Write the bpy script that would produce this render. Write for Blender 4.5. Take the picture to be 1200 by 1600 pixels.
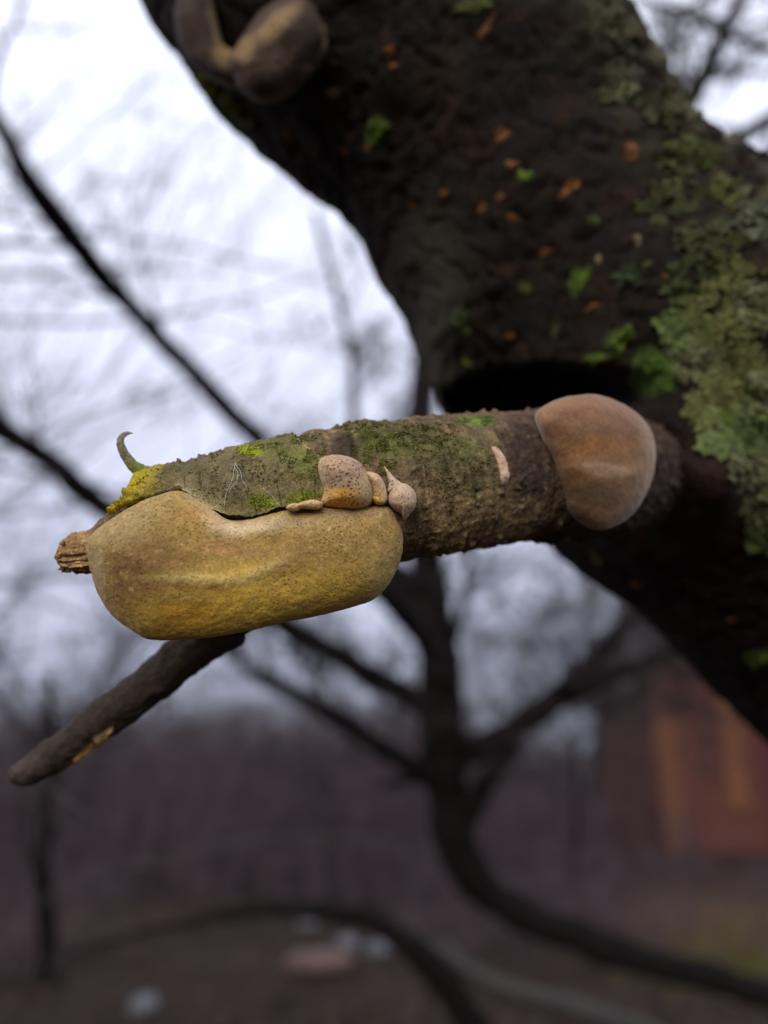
import bpy, math, random
import numpy as np
from mathutils import Vector
from mathutils.bvhtree import BVHTree

for o in list(bpy.data.objects):
    bpy.data.objects.remove(o)
scene = bpy.context.scene
COL = scene.collection
R = math.radians

# ------------------------------------------------------------------ camera
PITCH = R(20.0)
F = 1203.0                                   # focal length in pixels of the 1200 x 1600 photograph
CAM = np.array([0.0, 0.0, 1.60])
FWD = np.array([0.0, math.cos(PITCH), math.sin(PITCH)])
RGT = np.array([1.0, 0.0, 0.0])
UPV = np.array([0.0, -math.sin(PITCH), math.cos(PITCH)])
cam_d = bpy.data.cameras.new('camera')
cam = bpy.data.objects.new('camera', cam_d)
COL.objects.link(cam)
cam.location = CAM
cam.rotation_euler = (R(90) + PITCH, 0, 0)
cam_d.sensor_fit = 'VERTICAL'
cam_d.sensor_height = 36.0
cam_d.sensor_width = 27.0
cam_d.lens = F / 1600.0 * 36.0
cam_d.clip_start = 0.01
cam_d.clip_end = 2000.0
cam_d.dof.use_dof = True
cam_d.dof.focus_distance = 0.276
cam_d.dof.aperture_fstop = 27.07 / 8.2       # an 8 mm wide opening
scene.camera = cam

# ------------------------------------------------------------------ overcast sky and the veiled sun
SUN_ELEV, SUN_AZ = R(22), R(194)             # high, behind the camera and a little to the left
world = bpy.data.worlds.new('World')
scene.world = world
world.use_nodes = True
wn, wl = world.node_tree.nodes, world.node_tree.links
wn.clear()
w_out = wn.new('ShaderNodeOutputWorld')
w_bg = wn.new('ShaderNodeBackground')
w_bg.inputs['Strength'].default_value = 0.1
w_sky = wn.new('ShaderNodeTexSky')
w_sky.sky_type = 'NISHITA'
w_sky.sun_disc = False
w_sky.sun_elevation = SUN_ELEV
w_sky.sun_rotation = SUN_AZ
w_sky.dust_density = 3.0
w_tc = wn.new('ShaderNodeTexCoord')
w_sep = wn.new('ShaderNodeSeparateXYZ')
w_ramp = wn.new('ShaderNodeMapRange')        # standard overcast sky: zenith three times the horizon
w_ramp.inputs['From Min'].default_value = 0.0
w_ramp.inputs['From Max'].default_value = 1.0
w_ramp.inputs['To Min'].default_value = 0.45
w_ramp.inputs['To Max'].default_value = 1.0
w_tint = wn.new('ShaderNodeMix'); w_tint.data_type = 'RGBA'
w_tint.inputs['A'].default_value = (12.3, 13.1, 17.3, 1)
w_tint.inputs['B'].default_value = (14.3, 14.8, 17.0, 1)
w_mul = wn.new('ShaderNodeMix'); w_mul.data_type = 'RGBA'; w_mul.blend_type = 'MULTIPLY'
w_mul.inputs['Factor'].default_value = 1.0
w_mix = wn.new('ShaderNodeMix'); w_mix.data_type = 'RGBA'
w_mix.inputs['Factor'].default_value = 0.92
wl.new(w_tc.outputs['Generated'], w_sep.inputs[0])
wl.new(w_sep.outputs['Z'], w_ramp.inputs['Value'])
wl.new(w_sep.outputs['Z'], w_tint.inputs['Factor'])
wl.new(w_tint.outputs['Result'], w_mul.inputs['A'])
wl.new(w_ramp.outputs['Result'], w_mul.inputs['B'])
wl.new(w_sky.outputs[0], w_mix.inputs['A'])
wl.new(w_mul.outputs['Result'], w_mix.inputs['B'])
wl.new(w_mix.outputs['Result'], w_bg.inputs['Color'])
wl.new(w_bg.outputs[0], w_out.inputs['Surface'])

sun_d = bpy.data.lights.new('sun', 'SUN')
sun_d.energy = 1.5
sun_d.angle = R(35)
sun_d.color = (1.0, 0.95, 0.86)
sun = bpy.data.objects.new('sun', sun_d)
COL.objects.link(sun)
_sd = Vector((math.sin(SUN_AZ) * math.cos(SUN_ELEV), math.cos(SUN_AZ) * math.cos(SUN_ELEV), math.sin(SUN_ELEV)))
sun.rotation_euler = _sd.to_track_quat('Z', 'Y').to_euler()

scene.view_settings.view_transform = 'Standard'
scene.view_settings.look = 'None'
scene.view_settings.gamma = 1.0
scene.view_settings.exposure = 0.0
scene.view_settings.use_curve_mapping = False
scene.render.engine = 'CYCLES'
scene.cycles.use_denoising = True
scene.cycles.max_bounces = 6

# ------------------------------------------------------------------ helpers
def P(px, py, d):
    """world point seen at a photograph pixel, d metres along the view axis (scalars or arrays)"""
    px = np.asarray(px, float); py = np.asarray(py, float); d = np.asarray(d, float)
    a = (px - 600) / F * d
    b = (800 - py) / F * d
    return CAM + d[..., None] * FWD + a[..., None] * RGT + b[..., None] * UPV

def proj(v):
    q = np.asarray(v, float) - CAM
    d = q @ FWD
    d = np.where(np.abs(d) < 1e-6, 1e-6, d)
    return 600 + F * (q @ RGT) / d, 800 - F * (q @ UPV) / d, d

def _hash(ix, iy, iz, seed):
    h = (ix * 374761393 + iy * 668265263 + iz * 1274126177 + seed * 974634777) & 0xffffffff
    h = ((h ^ (h >> 13)) * 1274126177) & 0xffffffff
    h = ((h ^ (h >> 16)) * 2246822519) & 0xffffffff
    return ((h ^ (h >> 15)) & 0xffffff) / float(0xffffff)

def vnoise(p, seed=0):
    p = np.asarray(p, float)
    f0 = np.floor(p)
    i = f0.astype(np.int64)
    f = p - f0
    f = f * f * (3 - 2 * f)
    out = 0
    for a in (0, 1):
        wx = f[:, 0] if a else 1 - f[:, 0]
        for b in (0, 1):
            wy = f[:, 1] if b else 1 - f[:, 1]
            for c in (0, 1):
                wz = f[:, 2] if c else 1 - f[:, 2]
                out = out + wx * wy * wz * _hash(i[:, 0] + a, i[:, 1] + b, i[:, 2] + c, seed)
    return out * 2 - 1

def fbm(p, octaves=4, seed=0, gain=0.5):
    out, amp, tot = 0, 1.0, 0
    p = np.asarray(p, float)
    for k in range(octaves):
        out = out + amp * vnoise(p * 2.03 ** k + k * 17.3, seed + k)
        tot += amp
        amp *= gain
    return out / tot

def sstep(a, b, x):
    t = np.clip((np.asarray(x, float) - a) / (b - a), 0, 1)
    return t * t * (3 - 2 * t)

def catmull(pts, n, closed=False):
    pts = np.asarray(pts, float)
    m = len(pts)
    if closed:
        ext = np.vstack([pts[-1:], pts, pts[:2]])
        segs = m
    else:
        ext = np.vstack([2 * pts[0] - pts[1], pts, 2 * pts[-1] - pts[-2]])
        segs = m - 1
    u = np.linspace(0, segs, n, endpoint=not closed)
    k = np.minimum(u.astype(int), segs - 1)
    t = (u - k)[:, None]
    p0, p1, p2, p3 = ext[k], ext[k + 1], ext[k + 2], ext[k + 3]
    return 0.5 * (2 * p1 + (p2 - p0) * t + (2 * p0 - 5 * p1 + 4 * p2 - p3) * t ** 2 + (3 * p1 - p0 - 3 * p2 + p3) * t ** 3)

def resample(pts, n, closed=False):
    """equal spacing along a finely sampled curve"""
    q = np.vstack([pts, pts[:1]]) if closed else pts
    L = np.concatenate([[0], np.cumsum(np.linalg.norm(np.diff(q, axis=0), axis=1))])
    s = np.linspace(0, L[-1], n, endpoint=not closed)
    return np.stack([np.interp(s, L, q[:, k]) for k in range(q.shape[1])], 1)

def link(name, verts, faces, mat, parent=None, smooth=True, cols=None, origin=None):
    verts = np.asarray(verts, float)
    if origin is None:
        origin = np.zeros(3) if parent is not None else np.array([*verts.mean(0)[:2], verts[:, 2].min()])
    me = bpy.data.meshes.new(name)
    if isinstance(faces, np.ndarray) and faces.ndim == 2:
        k = faces.shape[1]
        me.vertices.add(len(verts))
        me.vertices.foreach_set('co', (verts - origin).astype(np.float32).ravel())
        me.loops.add(faces.size)
        me.loops.foreach_set('vertex_index', faces.astype(np.int32).ravel())
        me.polygons.add(len(faces))
        me.polygons.foreach_set('loop_start', np.arange(0, faces.size, k, dtype=np.int32))
        me.polygons.foreach_set('loop_total', np.full(len(faces), k, dtype=np.int32))
        me.update(calc_edges=True)
    else:
        me.from_pydata((verts - origin).tolist(), [], [list(map(int, f)) for f in faces])
    me.polygons.foreach_set('use_smooth', np.full(len(me.polygons), smooth, dtype=bool))
    if cols is not None:
        at = me.color_attributes.new('Col', 'FLOAT_COLOR', 'POINT')
        c4 = np.ones((len(verts), 4), np.float32)
        c4[:, :3] = cols
        at.data.foreach_set('color', c4.ravel())
    me.validate()
    me.materials.append(mat)
    ob = bpy.data.objects.new(name, me)
    COL.objects.link(ob)
    if parent is not None:
        ob.parent = parent
        ob.location = np.asarray(origin) - np.asarray(parent.location)
    else:
        ob.location = origin
    return ob

def tag(o, label=None, cat=None, group=None, kind=None):
    if label: o['label'] = label
    if cat: o['category'] = cat
    if group: o['group'] = group
    if kind: o['kind'] = kind
    return o

def thing(name, loc, label, cat, group=None):
    o = bpy.data.objects.new(name, None)
    o.empty_display_size = 0.05
    COL.objects.link(o)
    o.location = loc
    return tag(o, label, cat, group)

def frames(path):
    """for each point: tangent, direction to the camera side, direction up"""
    T = np.gradient(path, axis=0)
    T /= np.linalg.norm(T, axis=1)[:, None]
    A = -FWD[None, :] - (T @ -FWD)[:, None] * T
    A /= np.linalg.norm(A, axis=1)[:, None]
    B = np.cross(A, T)
    s = np.sign(B @ UPV)
    s[s == 0] = 1
    return T, A, B * s[:, None]

def grid_faces(nu, nv, wrap=True):
    i = np.arange(nu - 1)[:, None]
    j = np.arange(nv if wrap else nv - 1)[None, :]
    j2 = (j + 1) % nv
    return np.stack([(i * nv + j), (i * nv + j2), ((i + 1) * nv + j2), ((i + 1) * nv + j)], -1).reshape(-1, 4)

class Tubes:
    """collects tapered tubes into one mesh"""
    def __init__(self):
        self.v, self.f, self.n = [], [], 0
    def add(self, pts, rad, m=5):
        pts = np.asarray(pts, float); rad = np.asarray(rad, float)
        T = np.gradient(pts, axis=0)
        T /= np.linalg.norm(T, axis=1)[:, None] + 1e-9
        ref = np.array([0.31, 0.22, 0.92]) if abs(T[0] @ np.array([0.31, 0.22, 0.92])) < 0.9 else np.array([0.9, -0.3, 0.1])
        A = np.cross(T, ref); A /= np.linalg.norm(A, axis=1)[:, None]
        B = np.cross(T, A)
        th = np.linspace(0, 2 * np.pi, m, endpoint=False)
        ring = pts[:, None, :] + rad[:, None, None] * (np.cos(th)[None, :, None] * A[:, None, :] + np.sin(th)[None, :, None] * B[:, None, :])
        self.v.append(ring.reshape(-1, 3))
        self.f.append(grid_faces(len(pts), m) + self.n)
        self.n += len(pts) * m
    def build(self, name, mat, parent=None, **k):
        return link(name, np.vstack(self.v), np.vstack(self.f), mat, parent, **k)

# ------------------------------------------------------------------ materials
def nodes_of(name):
    m = bpy.data.materials.new(name)
    m.use_nodes = True
    nt = m.node_tree
    return m, nt.nodes, nt.links, nt.nodes['Principled BSDF']

def add_noise(n, l, coord, scale, detail=4, rough=0.6):
    t = n.new('ShaderNodeTexNoise')
    t.inputs['Scale'].default_value = scale
    t.inputs['Detail'].default_value = detail
    t.inputs['Roughness'].default_value = rough
    l.new(coord, t.inputs['Vector'])
    return t

def bumps(n, l, bsdf, coord, layers):
    prev = None
    for scale, dist, strength in layers:
        t = add_noise(n, l, coord, scale, 3)
        b = n.new('ShaderNodeBump')
        b.inputs['Strength'].default_value = strength
        b.inputs['Distance'].default_value = dist
        l.new(t.outputs['Fac'], b.inputs['Height'])
        if prev is not None:
            l.new(prev.outputs['Normal'], b.inputs['Normal'])
        prev = b
    if prev is not None:
        l.new(prev.outputs['Normal'], bsdf.inputs['Normal'])
    return prev

def mat_plain(name, c1, c2, scale=20, rough=0.9, layers=(), spec=0.3):
    m, n, l, b = nodes_of(name)
    tc = n.new('ShaderNodeTexCoord')
    co = tc.outputs['Object']
    t = add_noise(n, l, co, scale)
    r = n.new('ShaderNodeValToRGB')
    r.color_ramp.elements[0].position = 0.35
    r.color_ramp.elements[1].position = 0.68
    r.color_ramp.elements[0].color = (*c1, 1)
    r.color_ramp.elements[1].color = (*c2, 1)
    l.new(t.outputs['Fac'], r.inputs['Fac'])
    l.new(r.outputs['Color'], b.inputs['Base Color'])
    b.inputs['Roughness'].default_value = rough
    b.inputs['Specular IOR Level'].default_value = spec
    bumps(n, l, b, co, layers)
    return m

def mat_attr(name, rough=0.9, layers=(), vscale=900, vamp=0.5, spec=0.25, sheen=0.0, pores=None, sheen_tint=(1, .95, .85, 1), zone_min=.15):
    """colour from the mesh's own colour layer, broken up by fine noise and, for the fungi, by pores"""
    m, n, l, b = nodes_of(name)
    tc = n.new('ShaderNodeTexCoord')
    co = tc.outputs['Object']
    at = n.new('ShaderNodeAttribute'); at.attribute_name = 'Col'
    t = add_noise(n, l, co, vscale, 5, 0.7)
    mr = n.new('ShaderNodeMapRange')
    mr.inputs['From Min'].default_value = 0.3; mr.inputs['From Max'].default_value = 0.7
    mr.inputs['To Min'].default_value = 1 - vamp; mr.inputs['To Max'].default_value = 1 + vamp
    l.new(t.outputs['Fac'], mr.inputs['Value'])
    mul = n.new('ShaderNodeVectorMath'); mul.operation = 'SCALE'
    l.new(at.outputs['Color'], mul.inputs[0]); l.new(mr.outputs['Result'], mul.inputs['Scale'])
    col = mul.outputs['Vector']
    last = bumps(n, l, b, co, layers)
    if pores:
        scale, dark, depth = pores
        warp = add_noise(n, l, co, scale * 0.35, 2)
        wadd = n.new('ShaderNodeVectorMath'); wadd.operation = 'MULTIPLY_ADD'
        wadd.inputs[1].default_value = (0.9 / scale,) * 3
        l.new(warp.outputs['Color'], wadd.inputs[0]); l.new(co, wadd.inputs[2])
        vo = n.new('ShaderNodeTexVoronoi'); vo.inputs['Scale'].default_value = scale
        l.new(wadd.outputs[0], vo.inputs['Vector'])
        pr = n.new('ShaderNodeMapRange')
        pr.inputs['From Min'].default_value = 0.14; pr.inputs['From Max'].default_value = 0.40
        l.new(vo.outputs['Distance'], pr.inputs['Value'])
        # pores are open in some zones and overgrown in others
        zone = add_noise(n, l, co, 55, 3)
        zr = n.new('ShaderNodeMapRange')
        zr.inputs['From Min'].default_value = 0.36; zr.inputs['From Max'].default_value = 0.62
        zr.inputs['To Min'].default_value = zone_min; zr.inputs['To Max'].default_value = 1.0
        l.new(zone.outputs['Fac'], zr.inputs['Value'])
        inv = n.new('ShaderNodeMath'); inv.operation = 'SUBTRACT'; inv.inputs[0].default_value = 1.0
        l.new(pr.outputs['Result'], inv.inputs[1])
        am = n.new('ShaderNodeMath'); am.operation = 'MULTIPLY'
        l.new(inv.outputs[0], am.inputs[0]); l.new(zr.outputs['Result'], am.inputs[1])
        mx = n.new('ShaderNodeMix'); mx.data_type = 'RGBA'; mx.blend_type = 'MULTIPLY'
        mx.inputs['B'].default_value = (*dark, 1)
        l.new(am.outputs[0], mx.inputs['Factor']); l.new(col, mx.inputs['A'])
        col = mx.outputs['Result']
        pb = n.new('ShaderNodeBump'); pb.inputs['Distance'].default_value = depth; pb.invert = True
        pb.inputs['Strength'].default_value = 0.8
        l.new(am.outputs[0], pb.inputs['Height'])
        if last is not None:
            l.new(last.outputs['Normal'], pb.inputs['Normal'])
        l.new(pb.outputs['Normal'], b.inputs['Normal'])
    l.new(col, b.inputs['Base Color'])
    b.inputs['Roughness'].default_value = rough
    b.inputs['Specular IOR Level'].default_value = spec
    if sheen:
        b.inputs['Sheen Weight'].default_value = sheen
        b.inputs['Sheen Roughness'].default_value = 0.4
        b.inputs['Sheen Tint'].default_value = sheen_tint
    return m

M_trunk = mat_attr('dark_wet_bark', 0.9, ((260, .0016, .9), (900, .0006, .7)), 420, .6, .12)
M_branch = mat_attr('olive_branch_bark', 0.8, ((900, .0007, .9), (2600, .0003, .9)), 1500, .6, .25)
M_fungus = mat_attr('pore_crust', 0.75, ((500, .0005, .6), (2600, .0003, .8)), 1500, .40, .2, .2, (860, (.46, .36, .20), .0003), (1, .95, .85, 1), .25)
M_knob = mat_attr('pimpled_crust', 0.75, ((500, .0005, .6), (2600, .0003, .8)), 1500, .35, .3, .25, (800, (.14, .07, .03), .0004), (1, .95, .85, 1), .75)
M_fungus_far = mat_attr('velvet_crust', 0.85, ((300, .0004, .5),), 900, .3, .15, .55)
M_fungus_high = mat_attr('dull_brown_crust', 0.95, ((220, .0012, .9), (700, .0006, .8)), 500, .4, .08, .08)
M_moss = mat_attr('moss_green', 0.9, ((1400, .0005, 1),), 900, .5, .15, .15, None, (.6, .8, .3, 1))
M_lichen = mat_attr('lichen_grey_green', 0.95, ((600, .0006, .8),), 300, .35, .1)
M_wood = mat_attr('torn_wood', 0.8, ((1200, .0006, .9),), 1600, .5, .25)
M_silk = mat_plain('spider_silk', (.75, .75, .75), (.85, .85, .85), 200, .4)
M_bgbark = mat_plain('background_bark', (.008, .0062, .0062), (.017, .0125, .0115), 30, .95, ((60, .01, .6),), .05)
M_twig = mat_plain('thin_twig_bark', (.035, .028, .028), (.06, .048, .045), 25, .9)
M_thicket = mat_plain('thicket_stems', (.052, .035, .041), (.115, .077, .086), 1.5, .95)
M_pale = mat_plain('barkless_grey_wood', (.034, .028, .025), (.065, .055, .049), 12, .8)

def blob_cols(v, base, blobs, nscale=120, namp=0.35, seed=3, soft=.45):
    """the thing's own colours: a base with soft patches laid on its surface (given in photograph pixels)"""
    v = np.asarray(v)
    x, y, _ = proj(v)
    c = np.tile(np.asarray(base, float), (len(v), 1))
    wob = fbm(v * nscale, 4, seed + 50)
    wob2 = fbm(v * nscale * 1.7 + 9, 3, seed + 70)
    for cx, cy, rx, ry, rot, col, st in blobs:
        ca, sa = math.cos(R(rot)), math.sin(R(rot))
        dx, dy = x - cx, y - cy
        a = (dx * ca + dy * sa) / rx
        b = (-dx * sa + dy * ca) / ry
        q = np.sqrt(a * a + b * b) + wob * soft
        w = (st * (1 - sstep(0.45 - .45 * (soft < .4), 1.25 + .45 * (soft < .4), q)))[:, None]
        c = c * (1 - w) + np.asarray(col)[None, :] * w
    return np.clip(c * (1 + namp * wob2)[:, None], 0.002, 0.9)

# ------------------------------------------------------------------ ground and hillside: one sheet to the horizon
def ground_z(x, y):
    z = 0.10 * vnoise(np.stack([x * .35, y * .35, 0 * x], 1), 5) + 0.05 * vnoise(np.stack([x * 1.1, y * 1.1, 0 * x], 1), 6)
    z = z * sstep(1.0, 5.0, np.hypot(x, y))
    rise = sstep(24, 80, y) * (5.0 + 2.5 * vnoise(np.stack([x * .03, y * .03, 0 * x], 1), 7))
    rise = rise * (1 - 0.75 * sstep(4, 16, x - .12 * (y - 24)))
    return z + rise

gx = np.concatenate([[-900, -500, -260, -150, -100], np.linspace(-70, 70, 160), [100, 150, 260, 500, 900]])
gy = np.concatenate([[-900, -400, -120, -40], np.linspace(-15, 60, 150), np.linspace(64, 140, 20), [200, 300, 500, 900]])
GX, GY = np.meshgrid(gx, gy, indexing='ij')
gv = np.stack([GX.ravel(), GY.ravel(), ground_z(GX.ravel(), GY.ravel())], 1)
gc = np.tile(np.array([.028, .0185, .0150]), (len(gv), 1))
gn = fbm(gv * np.array([.25, .25, 0]), 4, 11)
gm = sstep(-.1, .45, gn)[:, None]
gc = gc * (1 - gm) + np.array([.038, .025, .018]) * gm
tan = (np.exp(-(((gv[:, 0] - 5.2) / 2.2) ** 2 + ((gv[:, 1] - 11) / 3.2) ** 2)))[:, None]
gc = gc * (1 - .8 * tan) + np.array([.12, .066, .038]) * .8 * tan
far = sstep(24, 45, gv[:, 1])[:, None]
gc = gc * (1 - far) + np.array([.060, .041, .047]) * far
M_ground = mat_attr('leaf_litter_soil', 0.95, ((8, .05, .8), (40, .02, .8)), 9, .5, .1)
ground = link('ground', gv, grid_faces(len(gx), len(gy), False), M_ground, None, True, gc, np.zeros(3))
tag(ground, kind='structure')

# ------------------------------------------------------------------ the foreground plum tree: trunk
TR = [  # photograph x, y, depth of the axis, radius in photograph pixels
    (170, -560, .66, 175), (330, -300, .60, 215), (440, -130, .555, 255), (577, 15, .535, 276), (745, 190, .525, 254),
    (852, 365, .525, 254), (950, 490, .525, 296), (1065, 605, .525, 322), (1190, 720, .545, 308), (1370, 905, .59, 300), (1560, 1060, .65, 290)]
tp = np.array([P(a, b, c) for a, b, c, _ in TR])
trr = np.array([r * c / F for _, _, c, r in TR])
tp = np.vstack([tp, [.72, .80, 1.15], [.84, .90, .55], [.88, .95, .12], [.89, .96, -.15]])
trr = np.concatenate([trr, [.165, .175, .21, .26]])
cur = catmull(np.hstack([tp, trr[:, None]]), 3000)
# dense rings where the picture shows the trunk
seg = np.linalg.norm(np.diff(cur[:, :3], axis=0), axis=1)
xm, ym, dm = proj(cur[:, :3])
dens = np.where((ym > -250) & (ym < 1150), 6.0, 1.0)
wacc = np.concatenate([[0], np.cumsum(seg * dens[1:])])
NU, NV = 560, 300
s = np.linspace(0, wacc[-1], NU)
cur = np.stack([np.interp(s, wacc, cur[:, k]) for k in range(4)], 1)
T, A, B = frames(cur[:, :3])
th = np.linspace(0, 2 * np.pi, NV, endpoint=False)
dirs = (np.cos(th)[None, :, None] * A[:, None, :] + np.sin(th)[None, :, None] * B[:, None, :])
tv = (cur[:, None, :3] + cur[:, None, 3:4] * dirs).reshape(-1, 3)
dn = dirs.reshape(-1, 3)
rough_side = sstep(.05, .8, (dn @ (UPV * .75 + RGT * .65)))
disp = .011 * fbm(tv * 9, 3, 21) + .0045 * fbm(tv * 45, 4, 22) + (.0016 + .0034 * rough_side) * fbm(tv * 150, 4, 23)
plate = fbm(tv * np.array([70, 70, 70]), 3, 24)
disp += -.0035 * sstep(.16, .34, np.abs(plate) * -1 + .30)
disp += .006 * rough_side * sstep(.0, .5, fbm(tv * 60, 3, 26))
tv = tv + dn * disp[:, None]
# the hollow above the side branch
x, y, d = proj(tv)
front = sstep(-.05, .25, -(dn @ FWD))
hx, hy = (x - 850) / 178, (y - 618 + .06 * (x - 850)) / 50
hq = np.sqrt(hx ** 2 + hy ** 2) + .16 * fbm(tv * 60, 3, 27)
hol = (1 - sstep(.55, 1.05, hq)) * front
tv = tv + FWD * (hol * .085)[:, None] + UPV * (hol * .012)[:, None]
lobe = np.exp(-(((x - 700) / 75) ** 2 + ((y - 470) / 130) ** 2)) * front
tv = tv + FWD * (-.02 * lobe)[:, None]
col_ = np.exp(-(((x - 1072) / 66) ** 2 + ((y - 758) / 88) ** 2)) * front       # the collar round the side branch
tv = tv + FWD * (-.040 * col_)[:, None]
tn = fbm(tv * 26, 4, 31)
tcol = np.tile(np.array([.0165, .0120, .0085]), (len(tv), 1))
w = sstep(0, .5, tn)[:, None]
tcol = tcol * (1 - w) + np.array([.027, .0175, .0105]) * w
w = (rough_side * sstep(-.35, .25, fbm(tv * 40, 4, 33)))[:, None]
tcol = tcol * (1 - w) + np.array([.115, .102, .056]) * w
w = (rough_side * sstep(.05, .4, fbm(tv * 24, 4, 34)))[:, None] * .8
tcol = tcol * (1 - w) + np.array([.085, .095, .028]) * w
w = (front * sstep(.28, .5, fbm(tv * 85, 3, 35)) * .5)[:, None]
tcol = tcol * (1 - w) + np.array([.042, .020, .011]) * w
x, y, d = proj(tv)
w = (np.exp(-(((x - 675) / 45) ** 2 + ((y - 520) / 140) ** 2)) * .55)[:, None]
tcol = tcol * (1 - w) + np.array([.10, .095, .055]) * w
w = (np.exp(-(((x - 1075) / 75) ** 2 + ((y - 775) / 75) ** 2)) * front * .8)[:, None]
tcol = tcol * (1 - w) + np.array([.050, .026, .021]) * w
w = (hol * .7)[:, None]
tcol = tcol * (1 - w) + np.array([.010, .009, .009]) * w  # shade of the hollow, darkened into the bark colour

tree = thing('plum_tree', (.89, .96, 0), 'dark leaning trunk with moss and lichen and a broken side branch', 'tree')
TREE_F = grid_faces(NU, NV)
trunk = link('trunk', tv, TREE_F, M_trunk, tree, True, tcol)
bvh_trunk = BVHTree.FromPolygons(tv.tolist(), TREE_F.tolist())

# limbs that carry on above the picture
tb = Tubes()
rng = random.Random(4)
top0 = np.array(tp[0])
for dx, dy, dz, r0 in ((-.35, .25, .75, .085), (.15, .4, .8, .06)):
    pts = [top0 + np.array([0, 0, 0])]
    for k in range(8):
        pts.append(pts[-1] + .22 * np.array([dx + rng.uniform(-.25, .25), dy + rng.uniform(-.25, .25), dz]))
    rr = np.linspace(r0, .012, 9)
    tb.add(catmull(pts, 36), np.interp(np.linspace(0, 8, 36), range(9), rr), 10)
tb.build('upper_limb', M_bgbark, tree)

# ------------------------------------------------------------------ the side branch (wood core with its bark)
BR = [  # x, y, axis depth, radius px
    (92, 869, .292, 12), (98, 868, .292, 23), (118, 866, .2922, 34), (148, 862, .2925, 41), (175, 855, .293, 54), (210, 846, .2935, 74), (263, 832, .295, 95),
    (340, 814, .297, 100), (430, 797, .299, 107), (526, 778, .302, 111), (610, 768, .308, 111), (700, 756, .317, 106), (790, 748, .330, 102),
    (870, 742, .347, 103), (945, 742, .378, 96), (1020, 744, .44, 78), (1090, 748, .51, 70), (1150, 752, .57, 66)]
BRa = np.array(BR, float)
bcur = catmull(BRa, 4000)
def br_world(c):
    return np.hstack([P(c[:, 0], c[:, 1], c[:, 2]), (c[:, 3] * c[:, 2] / F)[:, None]])
bw = resample(np.hstack([br_world(bcur), bcur[:, :1]]), 620)
BP, BRAD, BX = bw[:, :3], bw[:, 3], bw[:, 4]
BT, BA, BB = frames(BP)
NBU, NBV = len(BP), 300
bth = np.linspace(0, 2 * np.pi, NBV, endpoint=False)

def branch_pts(xa, phi, off=0.0):
    """points on the branch skin: xa = photograph x of the axis, phi = 0 towards the camera, 90 deg up"""
    xa = np.asarray(xa, float); phi = np.asarray(phi, float)
    c = np.stack([np.interp(xa, BX, BP[:, k]) for k in range(3)], -1)
    a = np.stack([np.interp(xa, BX, BA[:, k]) for k in range(3)], -1)
    b = np.stack([np.interp(xa, BX, BB[:, k]) for k in range(3)], -1)
    r = np.interp(xa, BX, BRAD) + off
    n = np.cos(phi)[..., None] * a + np.sin(phi)[..., None] * b
    return c + r[..., None] * n, n

def bark_relief(xa, phi, p):
    """wrinkles run round the branch, lenticels and small knobs sit between them"""
    q = np.stack([xa * .05, phi * 1.6, np.sin(phi) * .8], 1)
    d = .0011 * fbm(p * 70, 4, 41)
    d = d + .00075 * fbm(q * np.array([2.4, 1.1, 1.0]), 4, 42)
    d = d + .00055 * fbm(p * 420, 4, 43) + .00028 * fbm(p * 1300, 3, 44)
    kn = fbm(p * 260, 2, 45)
    return d + .0011 * sstep(.38, .7, kn) - .0012 * sstep(.35, .7, -fbm(q * np.array([4.5, 1.0, 1.0]), 3, 46))

XA = np.repeat(BX, NBV)
PH = np.tile(bth, NBU)
bv, bn = branch_pts(XA, PH)
ph_w = np.where(PH > np.pi, PH - 2 * np.pi, PH)
rel = bark_relief(XA, ph_w, bv)
rel *= np.interp(XA, [95, 300, 600, 1000], [1.2, .9, 1.25, 1.6])
rel += -.0018 * (1 - sstep(470, 520, XA))                      # the core lies below the loose bark
rel += .0036 * (1 - sstep(100, 200, XA)) * fbm(np.stack([XA * .012, PH * 3, np.cos(PH) * 2], 1), 3, 48)
rel += .0012 * np.exp(-((XA - 575) / 22) ** 2) * np.sin(np.clip(ph_w, 0, np.pi)) - .0012 * np.exp(-((XA - 528) / 14) ** 2)
bv = bv + bn * rel[:, None]
bcols = blob_cols(bv, (.165, .122, .060), [
    (880, 720, 330, 190, 0, (.085, .056, .034), .7),
    (640, 690, 110, 34, 8, (.080, .082, .024), .8),
    (590, 690, 70, 26, 25, (.105, .118, .022), .6),
    (740, 730, 70, 60, 70, (.105, .110, .035), .55),
    (690, 790, 60, 45, 70, (.21, .155, .07), .5),
    (740, 830, 110, 22, -8, (.23, .165, .075), .6),
    (822, 720, 34, 85, -8, (.040, .020, .016), .9),
    (745, 657, 30, 9, 0, (.10, .16, .03), .8),
    (535, 700, 26, 40, 20, (.030, .024, .016), .8),
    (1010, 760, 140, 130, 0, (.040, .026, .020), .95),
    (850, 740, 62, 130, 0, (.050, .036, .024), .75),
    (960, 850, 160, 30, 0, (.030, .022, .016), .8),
    (120, 865, 60, 45, 0, (.30, .195, .085), .95),
    (112, 880, 18, 14, 0, (.40, .29, .13), .7),
    (720, 815, 120, 55, -8, (.32, .245, .115), .65),  # lower side painted lighter in place of light from below
    (652, 835, 26, 60, 0, (.06, .044, .026), .7),
    (200, 800, 60, 30, -20, (.05, .035, .02), .8)], 160, .5, 5)
BR_F = grid_faces(NBU, NBV)
fib = fbm(np.stack([XA * .16, ph_w * 1.5, np.sin(ph_w)], 1), 4, 141)          # fibres and stains that run round the branch
fib2 = fbm(bv * 520, 3, 142)
bcols = np.clip(bcols * np.array([1.22, 1.10, 1.05]) * (1 + .75 * fib + .55 * fib2)[:, None], .006, .8)
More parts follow.
